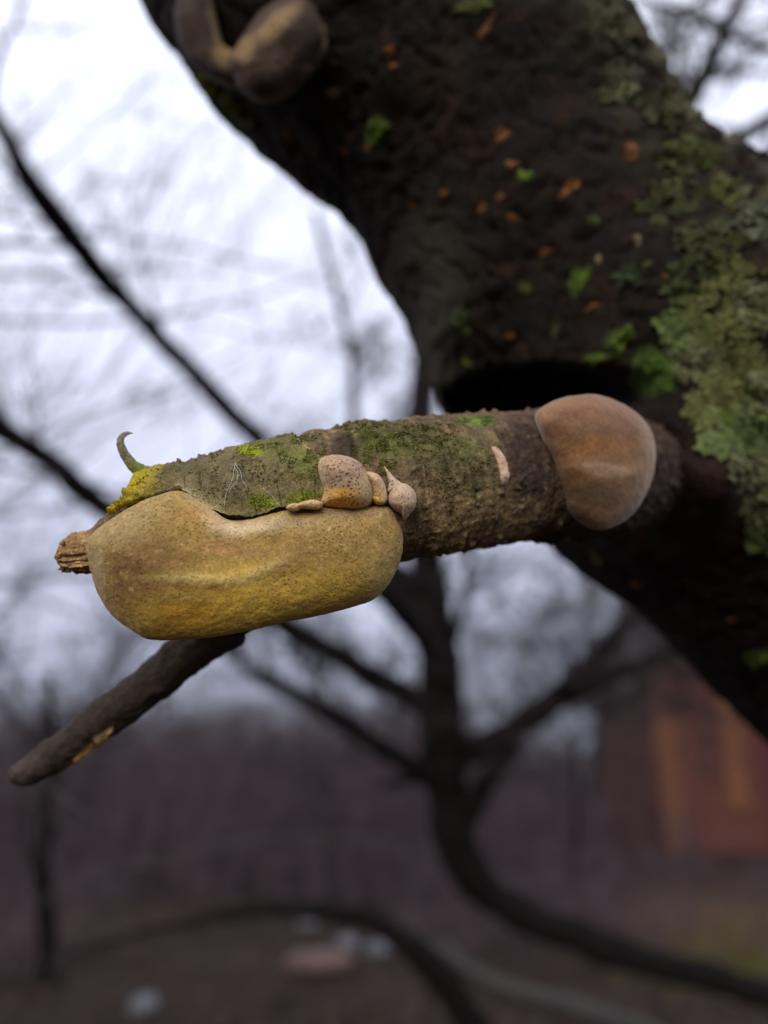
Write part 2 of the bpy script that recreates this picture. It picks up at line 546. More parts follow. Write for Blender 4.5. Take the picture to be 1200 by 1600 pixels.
w = (sstep(.34, .6, fbm(bv * 330 + 4, 3, 143)) * sstep(600, 680, XA) * .5)[:, None]
bcols = bcols * (1 - w) + np.array([.30, .22, .10]) * w
branch = link('side_branch', bv, BR_F, M_branch, tree, True, bcols)
branch['label'] = 'broken mossy side branch bearing the fungi'
# ragged end of the wood
tipc = np.vstack([bv[:NBV], bv[:NBV].mean(0) - BT[0] * .002])
link('broken_end', tipc, [(j, (j + 1) % NBV, NBV) for j in range(NBV)], M_wood, branch, False, np.tile([.20, .12, .05], (NBV + 1, 1)))
sp = Tubes()
rng = random.Random(8)
for k in range(7):
    a0 = rng.uniform(-1.2, 1.9)
    p0, n0 = branch_pts(np.array([rng.uniform(100, 120)]), np.array([a0]), -.001)
    p0, n0 = p0[0], n0[0]
    L = rng.uniform(.0012, .0028)
    dv = -RGT * .9 + n0 * rng.uniform(-.15, .35) - UPV * .15
    pts = np.array([p0, p0 + dv * L * .5, p0 + dv * L + n0 * .0004])
    sp.add(pts, [.0011, .0008, .0002], 5)
ss = sp.build('splinters', M_wood, branch, cols=None)
me = ss.data
at = me.color_attributes.new('Col', 'FLOAT_COLOR', 'POINT')
at.data.foreach_set('color', np.tile(np.array([.21, .135, .06, 1], np.float32), len(me.vertices)))

# ---- loose sheet of bark over the end of the branch
EDGE = np.array([(120, 822), (150, 814), (165, 807), (200, 789), (240, 773), (275, 765), (300, 776), (330, 794), (345, 803), (365, 808), (400, 805), (430, 797), (455, 791), (505, 784), (600, 784)], float)
NSU, NSV = 300, 230
vv = np.linspace(0, 1, NSV)
x1f = lambda sphi: 512 - 30 * sstep(.35, 1.0, sphi)
x0f = lambda sphi: 168 + 78 * sstep(.25, 1.0, sphi)
sv = np.zeros((NSU, NSV, 3)); sn = np.zeros((NSU, NSV, 3)); sxa = np.zeros((NSU, NSV)); sph = np.zeros((NSU, NSV))
ph_try = np.linspace(-1.2, 1.5, 240)
for i, u in enumerate(np.linspace(0, 1, NSU)):
    sphi = np.sin(np.clip(ph_try, -np.pi / 2, np.pi / 2))
    xs = x0f(sphi) + u * (x1f(sphi) - x0f(sphi))
    pt, _ = branch_pts(xs, ph_try, .0015)
    qx, qy, _ = proj(pt)
    hit = np.where(qy < np.interp(qx, EDGE[:, 0], EDGE[:, 1] + 0) + 1.8 * np.sin(qx * .083) + 1.1 * np.sin(qx * .21 + 2) + .5 * np.sin(qx * .53))[0]
    pf = ph_try[hit[0]] if len(hit) else 0.3
    phis = pf + (3.6 - pf) * vv ** 1.15
    sphi = np.where(phis < np.pi / 2, np.sin(phis), 1.0)
    xs = x0f(sphi) + u * (x1f(sphi) - x0f(sphi))
    sv[i], sn[i] = branch_pts(xs, phis)
    sxa[i] = xs; sph[i] = phis
sv = sv.reshape(-1, 3); sn = sn.reshape(-1, 3)
U2 = np.repeat(np.linspace(0, 1, NSU), NSV); V2 = np.tile(vv, NSU)
rel = 1.15 * bark_relief(sxa.ravel(), sph.ravel(), sv)
edge_lift = .0012 * np.exp(-V2 / .035) + .0030 * np.exp(-U2 / .10) * (1 - .5 * V2) - .0004 * np.exp(-(1 - U2) / .03)
outer = sv + sn * (.0010 + rel + edge_lift)[:, None]
inner = sv + sn * (-.0012 + .7 * edge_lift)[:, None]
shell_v = np.vstack([outer, inner])
N1 = NSU * NSV
gf = grid_faces(NSU, NSV, False)
rimf = []
for j in range(NSV - 1):
    rimf += [(j + 1, j, N1 + j, N1 + j + 1)]
    a = (NSU - 1) * NSV + j
    rimf += [(a, a + 1, N1 + a + 1, N1 + a)]
for i in range(NSU - 1):
    a = i * NSV
    rimf += [(a, a + NSV, N1 + a + NSV, N1 + a)]
    a = i * NSV + NSV - 1
    rimf += [(a + NSV, a, N1 + a, N1 + a + NSV)]
SH_F = np.vstack([gf, gf[:, ::-1] + N1, np.array(rimf)])
scol = blob_cols(shell_v, (.165, .145, .080), [
    (330, 745, 110, 45, -14, (.140, .120, .075), .8),
    (450, 700, 60, 26, 10, (.135, .140, .042), .7),
    (485, 720, 26, 30, 40, (.150, .185, .045), .6),
    (393, 704, 24, 8, 12, (.270, .330, .010), .95),
    (410, 785, 26, 12, 0, (.200, .240, .022), .8),
    (472, 777, 26, 12, -15, (.190, .230, .030), .8),
    (260, 735, 60, 12, -12, (.060, .056, .036), .6),
    (490, 790, 40, 10, 0, (.09, .075, .045), .6)], 150, .45, 9)
x, y, _ = proj(shell_v)
uu = np.concatenate([U2, U2]); v2 = np.concatenate([V2, V2])
w = (1 - sstep(.03, .28, uu + .10 * fbm(shell_v * 260, 3, 61)))[:, None] * (1 - sstep(.25, .5, v2))[:, None]
scol = scol * (1 - w) + np.array([.36, .30, .022]) * (1 + .45 * fbm(shell_v * 900, 3, 62))[:, None] * w
w = (np.exp(-v2 / .030) * sstep(262, 285, x) * (1 - sstep(335, 358, x)) * .9)[:, None]
scol = scol * (1 - w) + np.array([.46, .42, .27]) * w
w = np.exp(-(1 - uu) / .016)[:, None] * .9
scol = scol * (1 - w) + np.array([.46, .36, .27]) * w
bark = link('bark_sheet', shell_v, SH_F, M_branch, branch, True, np.clip(scol * np.array([1.14, 1.03, .74]), .004, .8), np.zeros(3))
bark.location = (0, 0, 0)
bvh_bark = BVHTree.FromPolygons(shell_v.tolist(), SH_F.tolist())
bvh_branch = BVHTree.FromPolygons(bv.tolist(), BR_F.tolist())

def fix_parent(o, parent):
    """meshes are written in world coordinates: undo the parents' offset"""
    off = Vector((0, 0, 0))
    q = parent
    while q is not None:
        off += q.location
        q = q.parent
    o.location = -off

for o in (trunk, branch):
    fix_parent(o, tree)
for o in list(branch.children):
    fix_parent(o, branch)
for o in tree.children:
    fix_parent(o, tree)

def ray(px, py, hosts):
    o = Vector(CAM)
    q = P(px, py, 1.0) - CAM
    dvec = Vector(q).normalized()
    best = None
    for b in hosts:
        h = b.ray_cast(o, dvec)
        if h[0] is not None and (best is None or h[3] < best[3]):
            best = h
    return best

# ---- curled strip of bark standing up at the broken end
cp = catmull([(236, 742, .2925, 13), (222, 737, .2915, 12), (210, 729, .291, 10), (200, 717, .2905, 8.5), (192, 705, .2905, 7.5), (188, 692, .291, 6.5), (191, 682, .2915, 5), (199, 677, .292, 3), (208, 677, .2925, .6)], 90)
cw = P(cp[:, 0], cp[:, 1], cp[:, 2]); cr = cp[:, 3] * cp[:, 2] / F
T_, A_, B_ = frames(cw)
m = 26
tt = np.linspace(0, 2 * np.pi, m, endpoint=False)
side = np.cross(T_, A_)
cv = (cw[:, None] + cr[:, None, None] * (np.cos(tt)[None, :, None] * A_[:, None] * .55 + np.sin(tt)[None, :, None] * side[:, None] * .95)).reshape(-1, 3)
cv += (.00035 * fbm(cv * 900, 3, 71))[:, None] * (cv - np.repeat(cw, m, 0)) / .002
cc = blob_cols(cv, (.23, .20, .11), [(215, 732, 22, 10, 20, (.20, .24, .03), .9), (195, 700, 7, 18, 0, (.15, .13, .06), .6), (200, 680, 12, 8, 0, (.34, .30, .20), .7)], 600, .5, 3)
curl = link('bark_curl', cv, grid_faces(90, m), M_branch, branch, True, cc); fix_parent(curl, branch)

# ---- dead twig under the branch
tw = catmull([(470, 872, .316, 34), (420, 915, .320, 34), (355, 968, .324, 33), (290, 1022, .328, 31), (220, 1080, .333, 28), (150, 1132, .339, 27), (90, 1177, .345, 24), (45, 1205, .350, 19), (24, 1214, .352, 11), (15, 1218, .353, 3)], 260)
tww = P(tw[:, 0], tw[:, 1], tw[:, 2]); twr = 1.12 * tw[:, 3] * tw[:, 2] / F
T_, A_, B_ = frames(tww)
m = 90
tt = np.linspace(0, 2 * np.pi, m, endpoint=False)
dd = (np.cos(tt)[None, :, None] * A_[:, None] + np.sin(tt)[None, :, None] * B_[:, None])
twv = (tww[:, None] + twr[:, None, None] * dd).reshape(-1, 3)
dd = dd.reshape(-1, 3)
twv = twv + dd * (.0016 * fbm(twv * 120, 4, 81) + .0006 * fbm(twv * 500, 3, 82))[:, None]
x, y, _ = proj(twv)
chip = np.exp(-(((x - 160) / 45) ** 2 + ((y - 1170) / 22) ** 2))
twc = blob_cols(twv, (.044, .030, .020), [(145, 1172, 34, 12, -35, (.42, .22, .06), .95), (120, 1195, 24, 10, -30, (.30, .14, .04), .8), (310, 1005, 60, 26, -35, (.085, .062, .034), .8), (40, 1205, 40, 20, -30, (.10, .07, .055), .6)], 200, .45, 13)
twig = link('dead_twig', twv, grid_faces(260, m), M_branch, tree, True, twc); fix_parent(twig, tree)
# spur on the twig
kp = catmull([(318, 1000, .326, 30), (345, 1000, .325, 22), (364, 997, .324, 17), (376, 994, .3235, 12), (380, 991, .323, 3)], 60)
kw = P(kp[:, 0], kp[:, 1], kp[:, 2]); kr = kp[:, 3] * kp[:, 2] / F
T_, A_, B_ = frames(kw)
m = 40
tt = np.linspace(0, 2 * np.pi, m, endpoint=False)
kv = (kw[:, None] + kr[:, None, None] * (np.cos(tt)[None, :, None] * A_[:, None] + np.sin(tt)[None, :, None] * B_[:, None])).reshape(-1, 3)
kv += (.0012 * fbm(kv * 220, 4, 83))[:, None] * np.array([.3, -.6, .6])
spur = link('broken_spur', kv, grid_faces(60, m), M_branch, twig, True, blob_cols(kv, (.055, .040, .028), [(365, 985, 14, 10, 0, (.12, .10, .06), .7)], 300, .4, 2)); fix_parent(spur, twig)
# ------------------------------------------------------------------ bracket fungi
def pillow(name, outline, depth_fn, hf, hb, spine, mat, colf, label, group=None, n=320, rings=46, back=16, relief=None, fine=1.0, e=2.3, cat='fungus', parent=None):
    ol = resample(catmull(outline, 1200, True), n, True)
    a, b = np.array(spine[0], float), np.array(spine[-1], float)
    ab = b - a
    L2 = ab @ ab
    t = np.clip(((ol - a) @ ab) / L2, 0, 1) if L2 > 0 else np.zeros(len(ol))
    spn = a + t[:, None] * ab
    ts = np.sin(np.linspace(0, np.pi / 2, rings)) ** 1.0
    ts = 1 - np.cos(np.linspace(0, np.pi / 2, rings))           # rings crowd at the rim
    qs, hs, sg = [], [], []
    for tt in ts[::-1]:                                          # front: centre to rim
        qs.append(ol * (1 - tt) + spn * tt); hs.append(np.full(n, hf * (1 - (1 - tt) ** e) ** .5)); sg.append(np.full(n, -1.0))
    for tt in (1 - np.cos(np.linspace(0, np.pi / 2, back)))[1:]:
        qs.append(ol * (1 - tt) + spn * tt); hs.append(np.full(n, hb * (1 - (1 - tt) ** 2) ** .5)); sg.append(np.full(n, 1.0))
    q = np.vstack(qs); h = np.concatenate(hs); g = np.concatenate(sg)
    d = depth_fn(q[:, 0], q[:, 1]) + g * h
    if relief is not None:
        d = d - np.where(g < 0, relief(q[:, 0], q[:, 1]) * np.clip(h / hf * 1.5, 0, 1), 0)
    v = P(q[:, 0], q[:, 1], d)
    nrm = v - P(np.full(len(v), ol[:, 0].mean()), np.full(len(v), ol[:, 1].mean()), depth_fn(np.full(len(v), ol[:, 0].mean()), np.full(len(v), ol[:, 1].mean())) + hb)
    nrm /= np.linalg.norm(nrm, axis=1)[:, None]
    v = v + nrm * (fine * (.0009 * fbm(v * 90, 4, 91) + .00022 * fbm(v * 600, 3, 92)))[:, None]
    f = grid_faces(len(qs), n)[:, ::-1]
    cols = colf(v)
    o = link(name, v, f, mat, parent, True, cols)
    if parent is None:
        tag(o, label, cat, group)
    else:
        fix_parent(o, parent)
    return o

def ridge(poly, sig, amp):
    pl = resample(catmull(poly, 300), 120)
    def f(x, y):
        dmin = np.full(len(x), 1e9)
        for k in range(0, 120, 2):
            dmin = np.minimum(dmin, (x - pl[k, 0]) ** 2 + (y - pl[k, 1]) ** 2)
        return amp * np.exp(-dmin / (2 * sig * sig))
    return f

big_out = [(137, 862), (141, 838), (160, 820), (200, 795), (245, 774), (278, 767), (304, 778), (335, 798), (358, 812), (392, 811), (425, 802), (455, 796), (510, 791), (560, 792), (598, 790), (613, 800), (625, 824), (629, 850),
           (623, 880), (606, 914), (577, 940), (530, 955), (480, 966), (420, 978), (360, 990), (300, 998), (240, 1000), (205, 986), (175, 963), (155, 933), (144, 902)]
r1 = ridge([(200, 868), (232, 888), (280, 902), (330, 906), (375, 902), (415, 889), (445, 872)], 9, .0008)
r2 = ridge([(310, 815), (340, 842), (380, 852), (430, 842)], 26, -.0016)
r3 = ridge([(180, 850), (215, 885), (270, 930)], 36, .0007)
r4 = ridge([(548, 800), (585, 812), (612, 835)], 4, -.0007)
r5 = ridge([(535, 815), (570, 830), (600, 856)], 4, -.0004)
r6 = ridge([(268, 775), (300, 793), (335, 822), (385, 830), (440, 812)], 11, .0016)
def big_relief(x, y):
    return r1(x, y) + r2(x, y) + r3(x, y) + r4(x, y) + r5(x, y) + r6(x, y)
def big_depth(x, y):
    return .2735 + (x - 380) * .000024 + np.clip(y - 800, -30, 220) * -.000006
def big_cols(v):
    c = blob_cols(v, (.40, .270, .070), [  # upper base kept dark to offset the light from above
        (370, 955, 300, 62, -7, (.74, .480, .070), .95),               # golden lower half, lifted further to make up for weak light below
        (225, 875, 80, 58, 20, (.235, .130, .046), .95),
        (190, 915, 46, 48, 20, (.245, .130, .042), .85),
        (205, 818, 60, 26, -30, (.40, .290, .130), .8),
        (335, 812, 46, 17, 38, (.68, .490, .270), .95),  # pinkish white lip, its highlight painted in
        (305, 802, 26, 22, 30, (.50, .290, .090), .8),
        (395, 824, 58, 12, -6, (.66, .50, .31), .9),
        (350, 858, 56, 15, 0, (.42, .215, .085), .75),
        (320, 905, 90, 8, 2, (.74, .57, .19), .9),  # yellowish ridge, paled as a painted highlight
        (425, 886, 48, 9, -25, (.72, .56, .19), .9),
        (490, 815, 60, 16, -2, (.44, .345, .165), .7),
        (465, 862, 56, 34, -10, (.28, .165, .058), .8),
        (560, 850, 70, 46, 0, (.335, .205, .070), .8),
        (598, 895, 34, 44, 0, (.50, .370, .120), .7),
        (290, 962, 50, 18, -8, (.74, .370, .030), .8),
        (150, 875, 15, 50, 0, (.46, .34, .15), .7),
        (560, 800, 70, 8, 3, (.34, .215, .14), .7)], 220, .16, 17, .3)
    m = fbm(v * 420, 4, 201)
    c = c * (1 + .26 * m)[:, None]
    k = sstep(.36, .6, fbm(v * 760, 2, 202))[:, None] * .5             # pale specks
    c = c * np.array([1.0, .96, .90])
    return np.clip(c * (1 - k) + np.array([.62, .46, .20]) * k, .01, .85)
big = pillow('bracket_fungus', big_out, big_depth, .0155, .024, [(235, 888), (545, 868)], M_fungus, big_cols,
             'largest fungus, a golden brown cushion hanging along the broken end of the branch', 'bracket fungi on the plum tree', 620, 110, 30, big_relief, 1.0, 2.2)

def host_depth(default, hosts, lift=0.0):
    def f(x, y):
        out = np.empty(len(x))
        cache = {}
        for i, (a, b) in enumerate(zip(x, y)):
            k = (round(a / 3), round(b / 3))
            if k not in cache:
                h = ray(k[0] * 3, k[1] * 3, hosts)
                cache[k] = default if h is None else float((np.array(h[0]) - CAM) @ FWD)
            out[i] = cache[k]
        return out - lift
    return f
def lin_depth(x0, y0, d0, dx, dy):
    return lambda x, y: d0 + (x - x0) * dx + (y - y0) * dy

def knob_cols(v):
    return blob_cols(v, (.52, .340, .150), [(540, 735, 40, 26, 0, (.42, .270, .180), .8), (530, 780, 45, 18, 0, (.70, .360, .060), .9), (570, 770, 20, 30, 0, (.50, .370, .160), .6), (506, 785, 14, 14, 0, (.68, .42, .12), .8), (500, 745, 8, 30, 0, (.68, .5, .33), .7)], 300, .2, 23)
pillow('bracket_fungus', [(503, 716), (520, 711), (545, 712), (565, 724), (579, 748), (585, 774), (577, 790), (556, 797), (528, 794), (501, 787), (506, 768), (500, 745), (498, 728)],
       lin_depth(540, 755, .2765, .00003, .00001), .0125, .008, [(537, 745), (548, 768)], M_knob, knob_cols,
       'round pimpled tan knob seated on the upper rim of the largest fungus', 'bracket fungi on the plum tree', 220, 46, 12)
pillow('bracket_fungus', [(572, 738), (586, 739), (597, 748), (604, 766), (605, 783), (595, 786), (583, 780), (581, 762)],
       lin_depth(590, 760, .2765, .00004, .00001), .0050, .006, [(589, 752), (596, 776)], M_fungus,
       lambda v: blob_cols(v, (.62, .42, .24), [(588, 768, 10, 20, 0, (.60, .34, .12), .8)], 300, .15, 3),
       'narrow orange tan crescent wedged between the round knob and the teardrop fungus', 'bracket fungi on the plum tree', 140, 26, 8)
pillow('bracket_fungus', [(582, 776), (594, 774), (603, 780), (600, 788), (588, 788)],
       lin_depth(590, 780, .2750, .00004, 0), .0036, .005, [(591, 781), (595, 781)], M_fungus,
       lambda v: blob_cols(v, (.66, .40, .11), [], 300, .2, 3),
       'tiny orange bead at the foot of the crescent fungus', 'bracket fungi on the plum tree', 90, 16, 6)
tear = pillow('bracket_fungus', [(608, 770), (618, 757), (632, 755), (645, 764), (651, 779), (649, 794), (641, 804), (631, 813), (627, 803), (616, 796), (607, 785)],
       lin_depth(628, 780, .2795, .00004, .00001), .0085, .006, [(629, 778), (630, 786)], M_fungus,
       lambda v: blob_cols(v, (.60, .42, .28), [(632, 790, 16, 14, 0, (.55, .35, .20), .6)], 300, .15, 5),
       'teardrop shaped pinkish tan fungus with a thin pointed stalk', 'bracket fungi on the plum tree', 160, 32, 10)
pillow('stalk', [(599, 726), (608, 736), (616, 745), (626, 752), (630, 762), (614, 768), (605, 768), (607, 756), (604, 743)],
       lin_depth(614, 750, .2795, .00004, -.00004), .0034, .005, [(608, 742), (616, 760)], M_fungus,
       lambda v: blob_cols(v, (.64, .48, .33), [], 300, .15, 5), None, None, 120, 20, 6, parent=tear)
for k, (cx, cy, w_, h_) in enumerate(((458, 792, 11, 6), (484, 788, 20, 7))):
    pillow('bracket_fungus', [(cx - w_, cy + 1), (cx - w_ * .5, cy - h_ * .7), (cx + w_ * .4, cy - h_), (cx + w_, cy - h_ * .2), (cx + w_ * .7, cy + h_), (cx - w_ * .6, cy + h_ * .9)],
           lin_depth(cx, cy, .2665, .00003, 0), .0028, .006, [(cx - w_ * .4, cy), (cx + w_ * .4, cy)], M_fungus,
           lambda v: blob_cols(v, (.62, .42, .19), [], 300, .2, 5),
           ('flat tan bead along the bark edge touching the round knob' if k else 'smallest tan bead at the bark edge on the largest fungus'), 'bracket fungi on the plum tree', 90, 16, 6)

sliver = pillow('bracket_fungus', [(766, 696), (780, 700), (791, 716), (796, 738), (793, 755), (784, 757), (780, 738), (774, 715)],
       host_depth(.315, [bvh_branch], -.0003), .0016, .006, [(782, 716), (788, 740)], M_fungus_far,
       lambda v: blob_cols(v, (.62, .42, .29), [], 200, .15, 5),
       'thin pale tan sliver of fungus beside the dark ring on the branch', 'bracket fungi on the plum tree', 120, 22, 8)

rr0 = ridge([(845, 668), (880, 640), (930, 632), (985, 655), (1008, 700)], 8, .0012)
rr1 = ridge([(893, 731), (920, 726), (955, 731), (985, 738)], 9, .0008)
rr2 = ridge([(880, 775), (930, 785), (980, 778)], 17, -.0012)
rr3 = ridge([(880, 690), (940, 698), (990, 694)], 14, -.0005)
round_f = pillow('bracket_fungus', [(837, 650), (858, 630), (898, 618), (940, 619), (977, 632), (1006, 658), (1022, 692), (1023, 730), (1013, 766), (995, 796), (966, 819), (935, 828), (906, 817), (886, 797), (875, 765), (862, 722), (847, 686)],
       lambda x, y: .3165 + np.maximum(x - 870, -20) * .00011, .019, .034, [(925, 695), (945, 755)], M_fungus_far,
       lambda v: blob_cols(v, (.38, .215, .110), [(930, 655, 90, 30, 0, (.37, .215, .150), .8), (920, 695, 60, 16, -3, (.46, .235, .090), .7), (940, 733, 52, 12, 6, (.66, .50, .37), .75), (930, 775, 50, 26, 4, (.17, .12, .07), .85),  # ridge highlight and the shade in the dent are painted in
                                              (1005, 720, 14, 70, 0, (.44, .29, .17), .6), (935, 818, 60, 10, 0, (.48, .36, .19), .8), (862, 690, 14, 50, -20, (.50, .31, .21), .7)], 120, .25, 29) * np.array([.62, .54, .44]),
       'broad pinkish brown fungus with a pale ridge where the branch meets the trunk', 'bracket fungi on the plum tree', 300, 60, 18, lambda x, y: rr0(x, y) + rr1(x, y) + rr2(x, y) + rr3(x, y))

ta = ridge([(392, 60), (440, 35), (470, 5)], 16, .003)
td = ridge([(500, 20), (505, 60), (485, 100)], 5, -.005)
tfung = pillow('bracket_fungus', [(356, 96), (372, 68), (388, 42), (412, 12), (450, -8), (490, -2), (513, 24), (519, 56), (506, 96), (476, 131), (436, 158), (402, 160), (377, 143), (364, 118)],
       lin_depth(435, 85, .437, .00009, .0), .030, .05, [(420, 95), (455, 55)], M_fungus_high,
       lambda v: blob_cols(v, (.080, .054, .039), [(430, 40, 55, 18, -40, (0.272, 0.178, 0.085), .85), (380, 75, 22, 22, 0, (0.272, 0.178, 0.076), .8), (512, 45, 10, 60, 0, (0.187, 0.145, 0.085), .8), (440, 150, 60, 12, -15, (0.170, 0.128, 0.093), .8), (478, 108, 10, 8, 0, (.16, .12, .08), .8), (470, 65, 30, 40, 0, (.052, .036, .028), .7)], 90, .25, 37),
       'dark brown rounded fungus with tan shoulder high on the trunk', 'bracket fungi on the plum tree', 260, 46, 14, lambda x, y: ta(x, y) + td(x, y), 1.6)
pillow('bracket_fungus', [(272, 30), (280, -8), (300, -34), (322, -26), (334, 12), (344, 55), (352, 72), (374, 84), (382, 108), (380, 138), (350, 134), (314, 114), (286, 82)],
       lin_depth(325, 60, .452, .00005, .0), .020, .05, [(308, 25), (345, 105)], M_fungus_high,
       lambda v: blob_cols(v, (.066, .047, .038), [(338, 40, 10, 60, -12, (0.255, 0.178, 0.082), .9), (355, 88, 24, 20, 20, (0.289, 0.187, 0.085), .9), (345, 128, 40, 10, 15, (0.170, 0.136, 0.068), .7)], 90, .25, 39),
       'grey brown crescent fungus overlapping the rounded one high on the trunk', 'bracket fungi on the plum tree', 240, 36, 14, None, 1.6)

# ------------------------------------------------------------------ moss, lichen and bark scales on the trunk (parts of the tree)
def patch(name, px, py, rx, ry, rot, height, mat, col, seed, hosts, parent, lump=1.0, label=None, nr=9, ns=40):
    h = ray(px, py, hosts)
    if h is None:
        return None
    c, nrm, host = np.array(h[0]), np.array(h[1]), None
    if nrm @ FWD > 0:
        nrm = -nrm
    nrm = nrm * .8 - FWD * .45
    nrm /= np.linalg.norm(nrm)
    d = (c - CAM) @ FWD
    e1 = RGT - (RGT @ nrm) * nrm; e1 /= np.linalg.norm(e1)
    e2 = np.cross(nrm, e1)
    if e2 @ UPV > 0: e2 = -e2
    rng = np.random.RandomState(seed)
    ph = rng.uniform(0, 6.28, 6)
    verts = []
    ca, sa = math.cos(R(rot)), math.sin(R(rot))
    for i in range(nr + 1):
        t = i / nr
        for j in range(ns):
            a = 2 * math.pi * j / ns
            wob = 1 + .14 * math.sin(2 * a + ph[0]) + .09 * math.sin(3 * a + ph[1]) + .05 * math.sin(5 * a + ph[2]) + .03 * math.sin(9 * a + ph[3])
            lx, ly = rx * t * wob * math.cos(a), ry * t * wob * math.sin(a)
            qx, qy = (lx * ca - ly * sa) * d / F, (lx * sa + ly * ca) * d / F
            p = c + e1 * qx + e2 * qy
            hit = None
            for b in hosts:
                g = b.ray_cast(Vector(p + nrm * .03), Vector(-nrm), .08)
                if g[0] is not None and (hit is None or g[3] < hit[3]): hit = g
            base = np.array(hit[0]) if hit is not None else p
            verts.append(base + nrm * (height * (1 - t ** 3) - .0006 * (t > .99)))
    verts = np.array(verts)
    prof = np.repeat(np.linspace(1, 0, nr + 1), ns)
    verts += nrm[None, :] * (height * lump * fbm(verts * 350, 3, seed) * np.clip(prof * 4, 0, 1))[:, None]
    cols = np.clip(np.asarray(col)[None, :] * (1 + .5 * fbm(verts * 300, 3, seed + 5))[:, None], .002, .8)
    thin = sstep(.45, .95, (1 - prof) + .45 * fbm(verts * 260, 3, seed + 9))[:, None]
    cols = cols * (1 - .8 * thin) + np.array([.020, .015, .010]) * .8 * thin
    o = link(name, verts, grid_faces(nr + 1, ns), mat, parent, True, cols)
    fix_parent(o, parent)
    if label: o['label'] = label
    return o

TH = [bvh_trunk]
GREEN, OLIVE, YEL = (.082, .125, .014), (.072, .080, .020), (.13, .145, .012)
for k, (px, py, rx, ry, rot, hh, cl) in enumerate([
        (588, 205, 26, 22, 0, .004, GREEN), (905, 440, 19, 24, 20, .003, GREEN), (963, 534, 20, 26, 10, .004, GREEN), (930, 562, 24, 12, 0, .003, GREEN),
        (1022, 582, 36, 46, 0, .006, (.056, .105, .014)), (820, 277, 14, 14, 0, .003, GREEN), (716, 502, 20, 26, 20, .003, (.060, .085, .03)),
        (728, 518, 10, 10, 0, .003, (.06, .10, .02)), (372, 172, 34, 18, 35, .012, (.15, .17, .02)), (330, 128, 30, 16, 50, .012, (.19, .20, .02)), (352, 158, 24, 16, 40, .010, (.12, .14, .02)), (396, 192, 20, 12, 40, .009, (.10, .11, .02)),
        (1185, 1030, 20, 34, 0, .005, GREEN), (820, 452, 14, 10, 0, .002, OLIVE), (928, 345, 10, 10, 0, .002, OLIVE), (978, 434, 22, 12, 0, .003, (.05, .075, .02)),
        (740, 10, 34, 14, -10, .004, OLIVE), (456, 218, 14, 26, -30, .003, (.045, .065, .03)), (1045, 1035, 14, 8, 30, .003, OLIVE), (935, 875, 24, 12, 40, .003, (.05, .06, .02)),
        (910, 900, 22, 10, 50, .003, (.05, .07, .02)), (730, 568, 12, 8, 0, .002, YEL), (828, 592, 12, 8, 0, .002, YEL), (855, 570, 8, 10, 0, .002, OLIVE), (1130, 655, 26, 20, 0, .004, GREEN), (1010, 415, 10, 8, 0, .002, OLIVE)]):
    patch('moss_cushion', px, py, rx, ry, rot, hh * .6, M_moss, cl, 100 + k, TH, tree, .9)
ORANGE = (.20, .080, .028)
rng = random.Random(12)
sc_list = [(784, 214, 15, 13, 0), (801, 258, 12, 10, 20), (890, 296, 27, 9, -35), (799, 341, 13, 8, -20), (753, 326, 10, 9, -30), (782, 308, 9, 9, -30), (608, 84, 10, 16, 20), (615, 105, 7, 7, 0),
           (521, 148, 16, 11, -15), (538, 237, 11, 9, -10), (575, 230, 10, 7, 0), (986, 235, 15, 16, -40), (645, 321, 9, 7, 0), (695, 302, 9, 8, 0), (995, 375, 9, 10, 0), (1038, 434, 8, 8, 0),
           (935, 405, 7, 9, 0), (796, 527, 10, 7, 0), (760, 45, 26, 8, -50), (1000, 830, 10, 8, 0), (1103, 932, 9, 8, 0), (995, 915, 16, 7, 0), (1140, 968, 9, 6, 0), (782, 600, 12, 7, 0), (452, 215, 9, 14, 0), (850, 395, 16, 6, -25), (925, 480, 16, 6, -30)]
for k, (px, py, rx, ry, rot) in enumerate(sc_list):
    s_ = rng.uniform(.6, 1.15) if k not in (8, 10) else .8
    cl = tuple(np.array(ORANGE) * s_) if k not in (8, 14, 16) else (.16, .12, .075)
    patch('bark_scale', px, py, rx, ry, rot, .0009, M_trunk, cl, 300 + k, TH, tree, .8, None, 6, 26)

